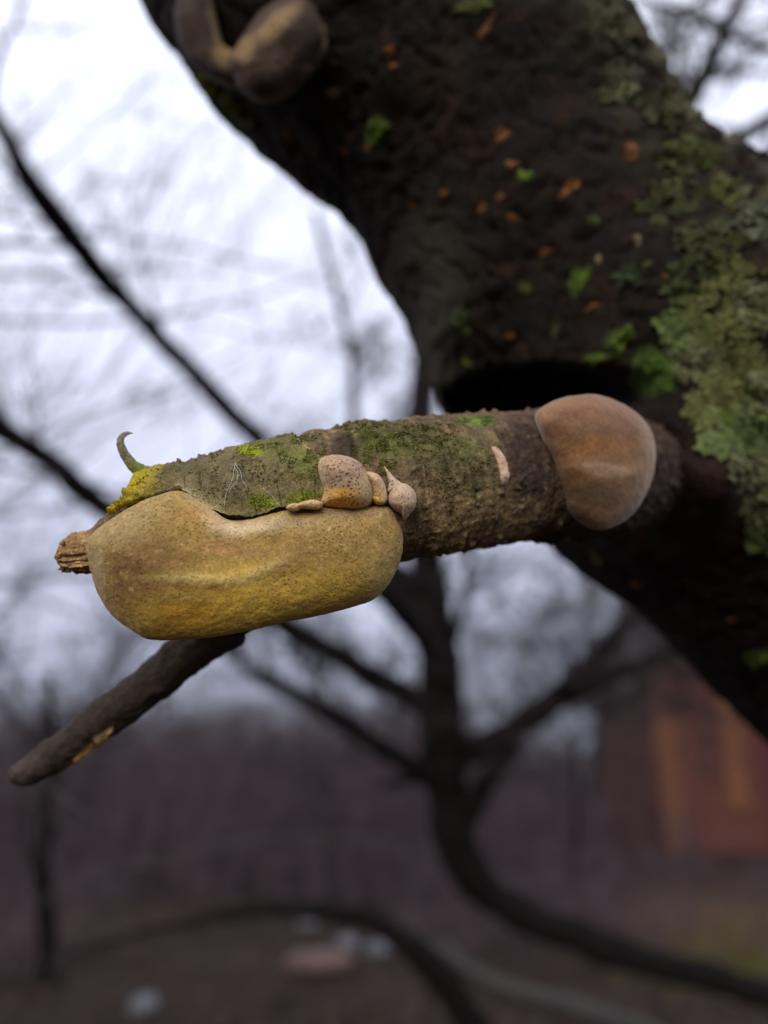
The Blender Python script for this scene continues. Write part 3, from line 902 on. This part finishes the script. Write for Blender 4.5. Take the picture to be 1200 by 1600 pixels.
def lichen(px, py, rpx, count, col, seed, size=(.0022, .0050)):
    """a rosette of small ruffled lobes lying on the bark"""
    rng = random.Random(seed)
    V, Fc, C, n0 = [], [], [], 0
    for k in range(count):
        a, r = rng.uniform(0, 6.283), rpx * math.sqrt(rng.random())
        h = ray(px + r * math.cos(a), py + r * math.sin(a) * .9, TH)
        if h is None: continue
        c, nr = np.array(h[0]), np.array(h[1])
        if nr @ FWD > 0: nr = -nr
        e1 = np.cross(nr, [.3, .8, .5]); e1 /= np.linalg.norm(e1)
        e2 = np.cross(nr, e1)
        R0 = rng.uniform(*size)
        lobes = rng.choice((3, 4, 5)); p0 = rng.uniform(0, 6.28)
        tilt = np.array([rng.uniform(-.5, .5), rng.uniform(-.5, .5)])
        m = 14
        lift = rng.uniform(.0003, .0012)
        V.append(c + nr * lift)
        tone = rng.uniform(.65, 1.35)
        C.append(np.array(col) * tone)
        for i, t in enumerate((.55, 1.0)):
            for j in range(m):
                b = 6.283 * j / m
                rr_ = R0 * t * (1 + .28 * t * math.sin(lobes * b + p0))
                z = lift + (tilt[0] * math.cos(b) + tilt[1] * math.sin(b)) * rr_ * .6 + (.0018 * t * t * math.sin(2 * lobes * b + p0)) + (.0010 if i == 0 else .0002)
                V.append(c + e1 * rr_ * math.cos(b) + e2 * rr_ * math.sin(b) + nr * z)
                C.append(np.array(col) * tone * (.9 + .3 * t))
        for j in range(m):
            j2 = (j + 1) % m
            Fc.append((n0, n0 + 1 + j, n0 + 1 + j2))
            Fc.append((n0 + 1 + j, n0 + 1 + m + j, n0 + 1 + m + j2, n0 + 1 + j2))
        n0 += 1 + 2 * m
    if not V: return
    o = link('lichen_rosette', np.array(V), Fc, M_lichen, tree, True, np.clip(np.array(C), .003, .8))
    fix_parent(o, tree)

GG, PALE, LOL = (.140, .180, .060), (.165, .175, .085), (.130, .130, .045)
for k, (px, py, r_, n_, cl) in enumerate([
        (1160, 668, 48, 90, GG), (1178, 730, 42, 80, (.15, .155, .075)), (1195, 800, 36, 60, (.14, .15, .07)), (1198, 840, 30, 40, GG), (1150, 590, 55, 80, LOL), (1085, 560, 40, 60, PALE),
        (1065, 515, 34, 46, GG), (1130, 495, 60, 90, LOL), (1180, 480, 40, 60, (.15, .15, .075)), (1110, 640, 34, 44, LOL), (1185, 620, 40, 60, PALE), (1150, 420, 50, 60, LOL), (1100, 380, 40, 46, (.095, .10, .045)),
        (1180, 330, 40, 60, (.13, .14, .085)), (1140, 300, 30, 40, LOL), (1060, 300, 40, 36, (.09, .09, .04)), (1090, 240, 30, 40, (.085, .095, .03)), (1040, 170, 30, 36, (.105, .095, .05)), (990, 90, 34, 40, (.10, .095, .06)),
        (960, 130, 30, 26, (.12, .11, .06)), (985, 150, 24, 20, PALE), (950, 30, 30, 30, (.085, .085, .05)), (1070, 440, 34, 30, (.07, .085, .03)), (1055, 250, 26, 26, (.08, .08, .03)), (1115, 690, 20, 16, GG), (980, 430, 26, 14, (.06, .075, .04)), (1030, 330, 30, 22, (.07, .075, .03))]):
    lichen(px, py, r_, int(n_ * .9) if py > 460 else int(n_ * .45), tuple(.85 * q for q in cl) if py > 460 else tuple(.6 * q for q in cl), 700 + k)

bvh_twig = BVHTree.FromPolygons(twv.tolist(), grid_faces(260, 90).tolist())
for k, (px, py, rx, ry, cl) in enumerate(((158, 1152, 24, 9, (.40, .24, .09)), (128, 1178, 22, 8, (.34, .17, .045)), (172, 1140, 9, 6, (.45, .30, .14)))):
    patch('torn_bark_flake', px, py, rx, ry, -38, .0022, M_wood, cl, 500 + k, [bvh_twig], twig, 1.2, None, 7, 36)

# ---- crumbs of moss on the in-focus branch: one mass of grains
rng = random.Random(77)
OCT = np.array([(1, 0, 0), (-1, 0, 0), (0, 1, 0), (0, -1, 0), (0, 0, 1), (0, 0, -1)], float)
OF = np.array([(0, 2, 4), (2, 1, 4), (1, 3, 4), (3, 0, 4), (2, 0, 5), (1, 2, 5), (3, 1, 5), (0, 3, 5)])
V, Fc, C, n0 = [], [], [], 0
HB = [bvh_branch, bvh_bark]
regs = [(640, 680, 95, 30, 1300, (.085, .092, .020)), (590, 700, 40, 45, 900, (.130, .155, .020)), (450, 700, 62, 34, 1000, (.125, .135, .034)), (490, 722, 24, 40, 420, (.150, .175, .040)), (393, 704, 22, 7, 420, (.28, .36, .01)),
        (410, 784, 26, 12, 240, (.18, .24, .02)), (472, 777, 28, 12, 300, (.19, .24, .025)), (340, 740, 110, 45, 650, (.13, .12, .05)), (215, 775, 60, 28, 900, (.33, .29, .02)), (745, 657, 34, 9, 260, (.11, .17, .03)),
        (720, 740, 70, 60, 700, (.11, .115, .03)), (700, 820, 80, 40, 500, (.16, .12, .05)), (560, 665, 60, 8, 260, (.06, .075, .02)), (440, 683, 60, 8, 300, (.10, .12, .03)), (675, 860, 50, 18, 200, (.19, .13, .06))]
for cx, cy, rx, ry, cnt, cl in regs:
    for k in range(int(cnt * 1.8)):
        a, r = rng.uniform(0, 6.283), math.sqrt(rng.random()) * rng.uniform(.6, 1.2)
        h = ray(cx + rx * r * math.cos(a), cy + ry * r * math.sin(a), HB)
        if h is None: continue
        p = np.array(h[0])
        if vnoise(p[None] * 330, 88)[0] < -.1: continue
        d = (p - CAM) @ FWD
        if d > .36: continue
        s_ = rng.choice((.00018, .00025, .0003, .0005)) * rng.uniform(.7, 1.2)
        th_, ps = rng.uniform(0, 6.28), rng.uniform(0, 3.14)
        c1, s1, c2, s2 = math.cos(th_), math.sin(th_), math.cos(ps), math.sin(ps)
        Rm = np.array([[c1, -s1, 0], [s1, c1, 0], [0, 0, 1]]) @ np.array([[1, 0, 0], [0, c2, -s2], [0, s2, c2]])
        V.append(p + (OCT * np.array([1, .8, rng.uniform(.7, 1.6)])) @ Rm.T * s_)
        Fc.append(OF + n0); n0 += 6
        t_ = rng.uniform(.4, 1.25) * np.array([1.05, rng.uniform(.82, 1.0), 1.0])
        C.append(np.tile(np.array(cl) * t_, (6, 1)))
mg = link('moss_crumbs', np.vstack(V), np.vstack(Fc), M_moss, branch, True, np.clip(np.vstack(C), .003, .7)); fix_parent(mg, branch)
mg['kind'] = 'stuff'

# ---- threads of spider silk across the bark sheet
web = thing('cobweb', P(372, 755, .268), 'thin white threads of spider silk on the loose bark', 'cobweb')
for (a, b) in (((369, 724), (349, 790)), ((369, 724), (384, 760)), ((375, 742), (357, 770)), ((412, 762), (437, 789)), ((366, 722), (372, 745))):
    t_ = Tubes()
    pts = []
    for q in np.linspace(0, 1, 8):
        xx, yy = a[0] + (b[0] - a[0]) * q, a[1] + (b[1] - a[1]) * q
        h = ray(xx, yy, HB)
        dd_ = ((np.array(h[0]) - CAM) @ FWD if h else .27) - .0010
        pts.append(P(xx + 1.5 * math.sin(q * 9 + a[0]), yy, dd_))
    t_.add(pts, np.full(8, .000045), 5)
    o = t_.build('thread', M_silk, web); fix_parent(o, web)

# ------------------------------------------------------------------ background: bare trees
def grow(acc, p, dvec, length, rad, level, rng, up=.12, wander=.22, minr=.0022):
    k = 6
    pts = [np.array(p, float)]
    dvec = np.array(dvec, float) / np.linalg.norm(dvec)
    for i in range(k):
        dvec = dvec + np.array([rng.gauss(0, wander), rng.gauss(0, wander), rng.gauss(0, wander) + up]) * .5
        dvec /= np.linalg.norm(dvec)
        pts.append(pts[-1] + dvec * length / k)
    pts = np.array(pts)
    acc.append((pts, np.linspace(rad, max(rad * .35, minr), k + 1), level))
    if level <= 0: return
    n = rng.randint(4, 7)
    for c in range(n):
        t = rng.uniform(.25, 1.0)
        i = min(int(t * k), k - 1)
        q = pts[i] + (pts[i + 1] - pts[i]) * (t * k - i)
        base = pts[i + 1] - pts[i]; base = base / np.linalg.norm(base)
        side = np.array([rng.gauss(0, 1), rng.gauss(0, 1), rng.gauss(.15, .8)])
        side -= (side @ base) * base; side /= np.linalg.norm(side) + 1e-9
        ang = rng.uniform(.5, 1.1)
        grow(acc, q, base * math.cos(ang) + side * math.sin(ang), length * rng.uniform(.42, .72), max(rad * (1 - .6 * t) * .6, minr), level - 1, rng, up, wander, minr)

def bare_tree(base, height, rad, seed, label, group, levels=4, lean=(0, 0)):
    rng = random.Random(seed)
    root = thing('bare_tree', base, label, 'tree', group)
    k = 9
    pts = [np.array([0, 0, -.2])]
    dv = np.array([lean[0], lean[1], 1.0])
    for i in range(k):
        dv = dv + np.array([rng.gauss(0, .09), rng.gauss(0, .09), 0]); dv /= np.linalg.norm(dv)
        pts.append(pts[-1] + dv * height * .62 / k)
    pts = np.array(pts)
    rr = np.linspace(rad, rad * .35, k + 1); rr[0] *= 1.5
    tb = Tubes(); tb.add(catmull(pts, 30), np.interp(np.linspace(0, k, 30), range(k + 1), rr), 9)
    tr = tb.build('trunk', M_bgbark, root)
    acc = []
    for i in range(10):
        t = rng.uniform(.28, 1.0)
        j = min(int(t * k), k - 1)
        q = pts[j] + (pts[j + 1] - pts[j]) * (t * k - j)
        a = rng.uniform(0, 6.283)
        grow(acc, q, (math.cos(a), math.sin(a), rng.uniform(.3, 1.1)), height * rng.uniform(.25, .42), rad * .42 * (1.1 - .6 * t), levels - 1, rng, .10, .20, .0022)
    cb = Tubes()
    for p_, r_, lv in acc: cb.add(p_, r_, 4 if lv > 0 else 3)
    cr = cb.build('crown', M_twig, root)
    for o in (tr, cr): o.location = (0, 0, 0)
    return root
def copy_tree(o, loc, rz, s):
    c = o.copy(); COL.objects.link(c); c.location = loc; c.rotation_euler = (0, 0, rz); c.scale = (s, s, s)
    for chd in o.children:
        q = chd.copy(); COL.objects.link(q); q.parent = c
    return c

def gz(x, y): return float(ground_z(np.array([x]), np.array([y]))[0])

# the dark leaning tree behind the branch
DB = 4.3
bt = thing('leaning_tree', P(1600, 1720, 4.1), 'dark leaning tree with spreading limbs behind the mossy branch', 'tree')
def limb(pp, name, m=8, n=60, parent=bt, mat=M_bgbark, seed=0, twigs=0, tl=.5, tr=.003):
    a = catmull(np.array(pp, float), n)
    w_ = P(a[:, 0], a[:, 1], a[:, 2])
    r_ = (1.0 if name == 'trunk' else 1.18) * np.maximum(a[:, 3], .5) * a[:, 2] / F
    w_ = w_ + (fbm(w_ * 4, 2, seed)[:, None] * np.array([.03, .03, .03])) * np.minimum(1, a[:, 2:3] / 4)
    r_ = r_ * (1 + .22 * fbm(w_ * 5, 3, seed + 40))
    t_ = Tubes(); t_.add(w_, r_, m)
    o = t_.build(name, mat, parent); fix_parent(o, parent)
    if twigs:
        rng = random.Random(seed + 99)
        acc = []
        for k in range(twigs):
            i = rng.randint(4, n - 1)
            base = w_[min(i + 1, n - 1)] - w_[i - 1]; base /= np.linalg.norm(base)
            sd = np.array([rng.gauss(0, 1), rng.gauss(0, 1), rng.gauss(.4, .8)]); sd -= (sd @ base) * base; sd /= np.linalg.norm(sd)
            ang = rng.uniform(.6, 1.3)
            grow(acc, w_[i], base * math.cos(ang) + sd * math.sin(ang), tl * rng.uniform(.6, 1.4), min(r_[i] * .4, .009), 2, rng, .10, .20, tr)
        tt_ = Tubes()
        for p_, q_, lv in acc: tt_.add(p_, q_, 4)
        g = tt_.build('twigs', M_twig, o); fix_parent(g, o); g['kind'] = 'stuff'
    return o
limb([(1620, 1740, 4.05, 44), (1400, 1640, 4.1, 34), (1200, 1562, 4.15, 25), (1040, 1508, 4.2, 24), (900, 1466, 4.25, 24), (800, 1424, 4.3, 25), (738, 1375, 4.3, 29), (706, 1290, 4.3, 31), (692, 1180, 4.3, 37), (690, 1080, 4.3, 36),
      (682, 980, 4.3, 34), (668, 890, 4.3, 30), (655, 760, 4.3, 26), (662, 600, 4.3, 22), (690, 420, 4.3, 18), (705, 200, 4.3, 14), (700, -80, 4.3, 8)], 'trunk', 14, 180, seed=1)
limb([(690, 1120, 4.3, 18), (610, 1072, 4.2, 18), (540, 1030, 4.0, 17), (460, 985, 3.8, 16), (320, 890, 3.5, 16), (160, 785, 3.2, 17), (80, 722, 3.05, 17), (-30, 655, 2.9, 17), (-200, 560, 2.7, 14)], 'limb', seed=2, twigs=9, tr=.0016)
limb([(670, 1000, 4.3, 17), (610, 930, 4.0, 15), (520, 830, 3.6, 14), (400, 690, 3.1, 13), (310, 595, 2.8, 13), (228, 505, 2.6, 14), (140, 405, 2.4, 15), (62, 310, 2.2, 15), (0, 200, 2.05, 12), (-90, 60, 1.9, 10)], 'limb', seed=33, twigs=8, tl=.45, tr=.0013)
limb([(690, 1215, 4.3, 16), (640, 1190, 4.2, 14), (560, 1140, 4.1, 13), (480, 1090, 4.0, 12), (405, 1050, 3.9, 9), (330, 1000, 3.8, 5)], 'limb', seed=4, twigs=22, tl=.4)
limb([(680, 1195, 4.3, 20), (760, 1165, 4.3, 20), (840, 1115, 4.3, 19), (905, 1055, 4.3, 16), (955, 1000, 4.35, 13), (1000, 940, 4.4, 12), (1080, 850, 4.5, 10), (1160, 720, 4.6, 8)], 'limb', seed=5, twigs=26, tl=.45)
limb([(835, 1118, 4.3, 14), (900, 1082, 4.2, 13), (965, 1055, 4.15, 12), (1030, 1025, 4.1, 9), (1120, 985, 4.05, 7)], 'limb', seed=6, twigs=18, tl=.4)
limb([(712, 1300, 4.3, 18), (745, 1245, 4.25, 16), (785, 1185, 4.2, 14), (830, 1120, 4.15, 10), (880, 1070, 4.1, 6)], 'limb', seed=7, twigs=6)
limb([(680, 960, 4.3, 20), (640, 915, 4.25, 18), (590, 850, 4.2, 13), (560, 760, 4.15, 9), (545, 560, 4.1, 6), (500, 330, 4.05, 4)], 'limb', seed=8, twigs=20, tl=.45)
limb([(692, 1060, 4.3, 9), (720, 960, 4.2, 7), (735, 870, 4.15, 6), (745, 760, 4.1, 5), (800, 560, 4.1, 3)], 'limb', seed=9, twigs=22, tl=.45)
limb([(690, 1235, 4.3, 8), (640, 1220, 4.2, 7), (600, 1225, 4.1, 4)], 'limb', seed=10)

bt2 = thing('arching_tree', P(760, 1680, 5.0), 'low dark stem arching over the leaf litter beside the leaning tree', 'tree')
limb([(800, 1720, 5.0, 26), (740, 1610, 5.0, 24), (690, 1530, 5.0, 24), (630, 1470, 5.0, 21), (560, 1435, 5.0, 17), (470, 1422, 5.0, 13), (370, 1425, 5.0, 9), (250, 1450, 5.0, 6), (110, 1490, 5.0, 4)], 'trunk', 9, 90, bt2, M_bgbark, 12, 3)

bt3 = thing('overhanging_branch', P(1068, 190, 2.2), 'thin bare branch leaning over the mossy upper edge of the trunk', 'branch')
limb([(1030, 260, 2.2, 13), (1072, 178, 2.2, 12), (1102, 118, 2.2, 11), (1130, 55, 2.2, 10), (1165, -15, 2.2, 9), (1230, -130, 2.2, 7)], 'stem', 8, 60, bt3, M_bgbark, 14, 7, .3)
limb([(1260, 160, 2.2, 10), (1200, 190, 2.2, 10), (1150, 222, 2.2, 9), (1100, 262, 2.2, 9), (1040, 330, 2.2, 8)], 'side_stem', 8, 50, bt3, M_bgbark, 15, 7, .3)
limb([(960, -20, 2.4, 4), (1040, 12, 2.35, 4.5), (1125, 48, 2.3, 5), (1200, 75, 2.3, 5), (1300, 120, 2.3, 4)], 'side_stem', 6, 40, bt3, M_bgbark, 16, 6, .3)

# bare trees of the wood
B0 = bare_tree((-3.1, 8.2, 0), 5.0, .10, 5, 'slim bare tree standing alone before the thicket', None, 4)
B0['label'] = 'slim bare tree standing before the thicket, nearer than the wood'
protos = [bare_tree((-6.3, 17, gz(-6.3, 17)), 5.6, .09, 21, 'slender bare tree in the wood behind the thicket', 'bare trees of the far wood', 4),
          bare_tree((1.5, 16, gz(1.5, 16)), 6.6, .09, 22, 'slender bare tree in the wood behind the thicket', 'bare trees of the far wood', 4),
          bare_tree((4.2, 18, gz(4.2, 18)), 7.0, .09, 23, 'slender bare tree in the wood behind the thicket', 'bare trees of the far wood', 4)]
rng = random.Random(31)
for k, (x_, y_, s_) in enumerate([(-9.5, 22, .8), (-3.6, 20, .8), (-1.0, 15.5, .8), (3.0, 13.5, .9), (5.0, 24, .85), (-12.5, 27, .9), (0.4, 22, .9), (-2.2, 26, .9), (-7.6, 29, .95), (7.6, 30, .9), (3.2, 27, .9), (12.5, 17, 1.0)]):
    copy_tree(protos[k % 3], (x_, y_, gz(x_, y_)), rng.uniform(0, 6.28), s_)

# near twigs of a neighbouring tree that cross the sky
nt_ = thing('neighbour_tree', (-2.6, 2.2, 0), 'bare tree whose thin twigs cross the pale sky beside the trunk', 'tree')
tb = Tubes()
tpn = catmull([(-2.6, 2.2, -.2), (-2.55, 2.25, 1.0), (-2.6, 2.4, 2.2), (-2.75, 2.6, 3.4), (-2.7, 2.7, 4.6)], 50)
tb.add(tpn, np.linspace(.13, .04, 50), 12)
o = tb.build('trunk', M_bgbark, nt_); fix_parent(o, nt_)
rng = random.Random(52)
acc = []
for k in range(7):
    i = rng.randint(18, 48)
    grow(acc, tpn[i], (rng.uniform(.6, 1.1), rng.uniform(.1, .7), rng.uniform(-.15, .45)), rng.uniform(1.9, 3.0), rng.uniform(.010, .017), 2, rng, .04, .16, .0014)
tb = Tubes()
for p_, r_, lv in acc: tb.add(p_, r_, 5 if lv > 1 else 4)
o = tb.build('crown', M_twig, nt_); fix_parent(o, nt_)

# thicket: an uncountable mass of stems in front of the hillside
rng = random.Random(61)
tb = Tubes()
for k in range(3800):
    y_ = rng.uniform(13, 36) if k % 2 else rng.uniform(34, 85); x_ = rng.uniform(-.62, .40) * y_ + rng.uniform(-1, 1)
    if x_ > .26 * y_ and y_ < 24.5 and rng.random() < .75: continue
    h_ = rng.uniform(1.2, 3.6) * (1.0 if x_ < .12 * y_ else .6) * (1 if y_ < 34 else 1.5)
    b_ = np.array([x_, y_, gz(x_, y_) - .1])
    dv = np.array([rng.gauss(0, .22), rng.gauss(0, .22), 1.0])
    q_ = np.array([b_ + dv * h_ * t + np.array([rng.gauss(0, .07), rng.gauss(0, .07), 0]) for t in (0, .33, .66, 1)])
    tb.add(q_, np.array([.022, .017, .011, .004]) * rng.uniform(.7, 1.6) * (1 if y_ < 34 else 1.8), 3)
    for c in range(9):
        t = rng.uniform(.15, .95)
        s0 = b_ + dv * h_ * t
        dd_ = np.array([rng.gauss(0, .6), rng.gauss(0, .6), rng.uniform(.1, .9)]) * h_ * .30
        tb.add(np.array([s0, s0 + dd_ * .5 + np.array([0, 0, .03]), s0 + dd_]), np.array([.010, .007, .003]) * (1 if y_ < 34 else 1.8), 3)
for k in range(800):                                             # low brush in front of it
    y_ = rng.uniform(8.0, 15); x_ = rng.uniform(-.60, .52) * y_
    if y_ < 12 and -.36 < x_ / y_ < .03: continue
    if x_ > .30 * y_ and rng.random() < .7: continue
    h_ = rng.uniform(.25, 1.0)
    b_ = np.array([x_, y_, gz(x_, y_) - .03])
    dv = np.array([rng.gauss(0, .5), rng.gauss(0, .5), 1.0])
    tb.add(np.array([b_, b_ + dv * h_ * .5, b_ + dv * h_ + np.array([rng.gauss(0, .15), rng.gauss(0, .15), -.06])]), np.array([.010, .008, .003]), 3)
    for c in range(6):
        s0 = b_ + dv * h_ * rng.uniform(.2, .95)
        dd_ = np.array([rng.gauss(0, .7), rng.gauss(0, .7), rng.uniform(0, .8)]) * h_ * .45
        tb.add(np.array([s0, s0 + dd_ * .5, s0 + dd_]), [.006, .005, .002], 3)
th_o = tb.build('thicket', M_thicket, None, origin=np.array([0, 20, 0.]))
tag(th_o, 'dense brown thicket of bare stems under the sky line', 'thicket', None, 'stuff')

# ------------------------------------------------------------------ the red house beyond
M_red = mat_plain('dark_red_boards', (.080, .026, .018), (.115, .038, .026), 3, .8)
M_crim = mat_plain('crimson_boards', (.070, .010, .016), (.090, .014, .02), 3, .7)
M_or = mat_plain('orange_timber', (.13, .048, .018), (.19, .072, .028), 4, .7)
M_roof = mat_plain('brown_roof', (.05, .033, .036), (.07, .047, .05), 5, .8)
M_glass = mat_plain('dark_window', (.02, .022, .025), (.035, .036, .04), 2, .15, (), .5)
hx, hy = 7.55, 22.6
hz0 = gz(10, 24) - .5
house = thing('red_house', (hx, hy, hz0), 'dark red gabled house with orange timber posts beyond the trees', 'house')
W_, D_, E_, G_ = 6.0, 6.0, 5.2, 9.0
def boxv(a, b):
    return [(a[0], a[1], a[2]), (b[0], a[1], a[2]), (b[0], b[1], a[2]), (a[0], b[1], a[2]), (a[0], a[1], b[2]), (b[0], a[1], b[2]), (b[0], b[1], b[2]), (a[0], b[1], b[2])]
BF = [(0, 3, 2, 1), (4, 5, 6, 7), (0, 1, 5, 4), (1, 2, 6, 5), (2, 3, 7, 6), (3, 0, 4, 7)]
def hbox(name, a, b, mat, parent=house):
    return link(name, np.array(boxv(a, b), float), BF, mat, parent, False, None, np.zeros(3))
def local(o):
    o.location = (0, 0, 0); return o
wv = [(0, 0, 0), (W_, 0, 0), (W_, 0, E_), (W_ / 2, 0, G_), (0, 0, E_), (0, D_, 0), (W_, D_, 0), (W_, D_, E_), (W_ / 2, D_, G_), (0, D_, E_)]
local(link('wall', np.array(wv, float), [(0, 1, 2, 3, 4), (5, 9, 8, 7, 6), (0, 4, 9, 5), (1, 6, 7, 2), (0, 5, 6, 1)], M_red, house, False, None, np.zeros(3)))
for sgn in (0, 1):
    xa, xb = (-.35, W_ / 2) if sgn == 0 else (W_ + .35, W_ / 2)
    za, zb = E_ - .42, G_ + .05
    rv = []
    for yy in (-.4, D_ + .4):
        rv += [(xa, yy, za), (xb, yy, zb), (xb, yy, zb + .2), (xa, yy, za + .2)]
    local(link('roof', np.array(rv, float), [(0, 1, 2, 3), (4, 7, 6, 5), (0, 4, 5, 1), (3, 2, 6, 7), (0, 3, 7, 4), (1, 5, 6, 2)], M_roof, house, False, None, np.zeros(3)))
local(hbox('corner_post', (.10, -.10, 0), (.62, .06, E_ - .9), M_or))
local(hbox('timber_post', (1.95, -.10, 1.6), (2.4, -.004, 5.4), M_or))
local(hbox('wall_panel', (2.95, -.06, .6), (5.4, -.004, 4.7), M_crim))
# ------------------------------------------------------------------ things on the ground
M_stone = mat_plain('pale_stone', (.08, .08, .088), (.15, .15, .16), 8, .8)
M_stone2 = mat_plain('reddish_stone', (.09, .055, .045), (.13, .08, .065), 8, .8)
def on_ground(px, py):
    q = P(px, py, 1.0) - CAM
    t = 3.0
    for _ in range(4000):
        p = CAM + q * t
        if p[2] < gz(p[0], p[1]): break
        t += .02
    return np.array([p[0], p[1], gz(p[0], p[1])])
rng = random.Random(71)
nrng = np.random.RandomState(5)
def stone(px, py, r, mat, label, group, sq=(1, 1, .7)):
    p = on_ground(px, py)
    u = np.linspace(0, np.pi, 12); w_ = np.linspace(0, 2 * np.pi, 18, endpoint=False)
    U, Wd = np.meshgrid(u, w_, indexing='ij')
    d_ = np.stack([np.sin(U) * np.cos(Wd), np.sin(U) * np.sin(Wd), np.cos(U)], -1).reshape(-1, 3)
    sd = rng.randint(1, 999)
    v = d_ * r * (1 + .28 * fbm(d_ * 1.4 + sd, 3, sd))[:, None] * np.array(sq)
    o = link('stone', v, grid_faces(12, 18)[:, ::-1], mat, None, True, None, np.zeros(3))
    o.location = p + np.array([0, 0, r * .3])
    tag(o, label, 'stone', group)
SG = 'pale stones on the leaf litter'
for px, py, r in ((480, 1452, .13), (543, 1482, .12), (590, 1492, .12), (225, 1580, .12)):
    stone(px, py, r, M_stone, 'pale grey stone on the leaf litter by the arching stem', SG)
stone(500, 1520, .2, M_stone2, 'reddish stone lying below the pale stones', None, (1.5, 1, .6))

def log_(pp, name, label, cat, mat, m=8):
    a = catmull(np.array(pp, float), 60)
    w_ = P(a[:, 0], a[:, 1], a[:, 2])
    t_ = Tubes(); t_.add(w_ + fbm(w_ * 3, 2, 4)[:, None] * .03, (.6 if 'cane' in name else 1) * a[:, 3] * a[:, 2] / F, m)
    return tag(t_.build(name, mat), label, cat)
log_([(640, 1465, 5.6, 10), (700, 1500, 5.4, 12), (780, 1538, 5.2, 13), (870, 1572, 5.0, 14), (980, 1606, 4.8, 15), (1100, 1650, 4.6, 16)], 'fallen_branch', 'pale grey barkless branch slanting over the ground by the arching stem', 'branch', M_pale)
log_([(40, 1420, 5.5, 3), (140, 1375, 5.5, 4), (260, 1338, 5.5, 4.5), (400, 1316, 5.5, 5), (520, 1308, 5.5, 5), (620, 1320, 5.5, 5), (690, 1345, 5.5, 5), (740, 1400, 5.5, 5), (770, 1500, 5.5, 6)], 'arching_cane', 'thin pale cane arching up from the leaning tree foot', 'cane', M_pale, 6)
log_([(60, 1600, 5.2, 3), (100, 1480, 5.2, 4), (170, 1462, 5.2, 4), (260, 1446, 5.2, 4), (360, 1436, 5.2, 4), (470, 1450, 5.2, 4)], 'arching_cane', 'lower thin cane arching over the line of pale stones', 'cane', M_pale, 6)

log_([(248, 1534, 9.2, 12), (290, 1516, 9.3, 14), (345, 1500, 9.4, 13), (400, 1484, 9.5, 12), (440, 1470, 9.6, 9)], 'fallen_log', 'short pale log lying among the stones on the ground', 'log', M_stone)
# leaf litter and grass: uncountable
nr = np.random.RandomState(9)
NL = 16000
yy = 4 + 22 * nr.rand(NL) ** 1.3
xx = (nr.rand(NL) - .5) * 1.5 * yy
zz = ground_z(xx, yy) + .012
sz = .035 + .04 * nr.rand(NL)
an = nr.rand(NL) * 6.28
ux = np.stack([np.cos(an), np.sin(an), .5 * (nr.rand(NL) - .5)], 1)
vx = np.stack([-np.sin(an), np.cos(an), .7 * (nr.rand(NL) - .5)], 1)
c0 = np.stack([xx, yy, zz], 1)
lv = np.stack([c0 - ux * sz[:, None], c0 + vx * sz[:, None] * .5, c0 + ux * sz[:, None], c0 - vx * sz[:, None] * .5], 1).reshape(-1, 3)
lf = np.arange(NL * 4).reshape(-1, 4)
pal = .9 * np.array([(.05, .03, .02), (.07, .042, .024), (.035, .02, .016), (.09, .06, .036), (.028, .018, .016)])
lc = np.repeat(pal[nr.randint(0, 5, NL)], 4, 0)
ll = link('leaf_litter', lv, lf, M_ground, None, False, lc, np.zeros(3))
tag(ll, 'brown fallen leaves covering the ground', 'leaf litter', None, 'stuff')
V, Fc, C = [], [], []
rng = random.Random(19)
n0 = 0
for cx, cy, cnt, sp_ in ((4.1, 8.3, 420, .5), (4.9, 8.8, 420, .6), (2.9, 8.2, 160, .5), (3.2, 9.4, 160, .7), (5.6, 10.4, 320, .8)):
    for k in range(cnt):
        x_, y_ = cx + rng.gauss(0, sp_), cy + rng.gauss(0, sp_)
        b_ = np.array([x_, y_, gz(x_, y_)])
        a = rng.uniform(0, 6.28); h_ = rng.uniform(.10, .30)
        w_ = np.array([math.cos(a), math.sin(a), 0]) * .006
        ln = np.array([rng.gauss(0, .4), rng.gauss(0, .4), 1]) * h_
        V += [b_ - w_, b_ + w_, b_ + ln * .6 + w_ * .7, b_ + ln + np.array([0, 0, -.03])]
        Fc += [(n0, n0 + 1, n0 + 2), (n0, n0 + 2, n0 + 3)]
        g_ = rng.uniform(.7, 1.3)
        C += [np.array([.11, .105, .025]) * g_] * 4
        n0 += 4
gr = link('grass', np.array(V), np.array(Fc), M_ground, None, False, np.array(C), np.zeros(3))
tag(gr, 'yellowish green grass tufts among the fallen leaves', 'grass', None, 'stuff')
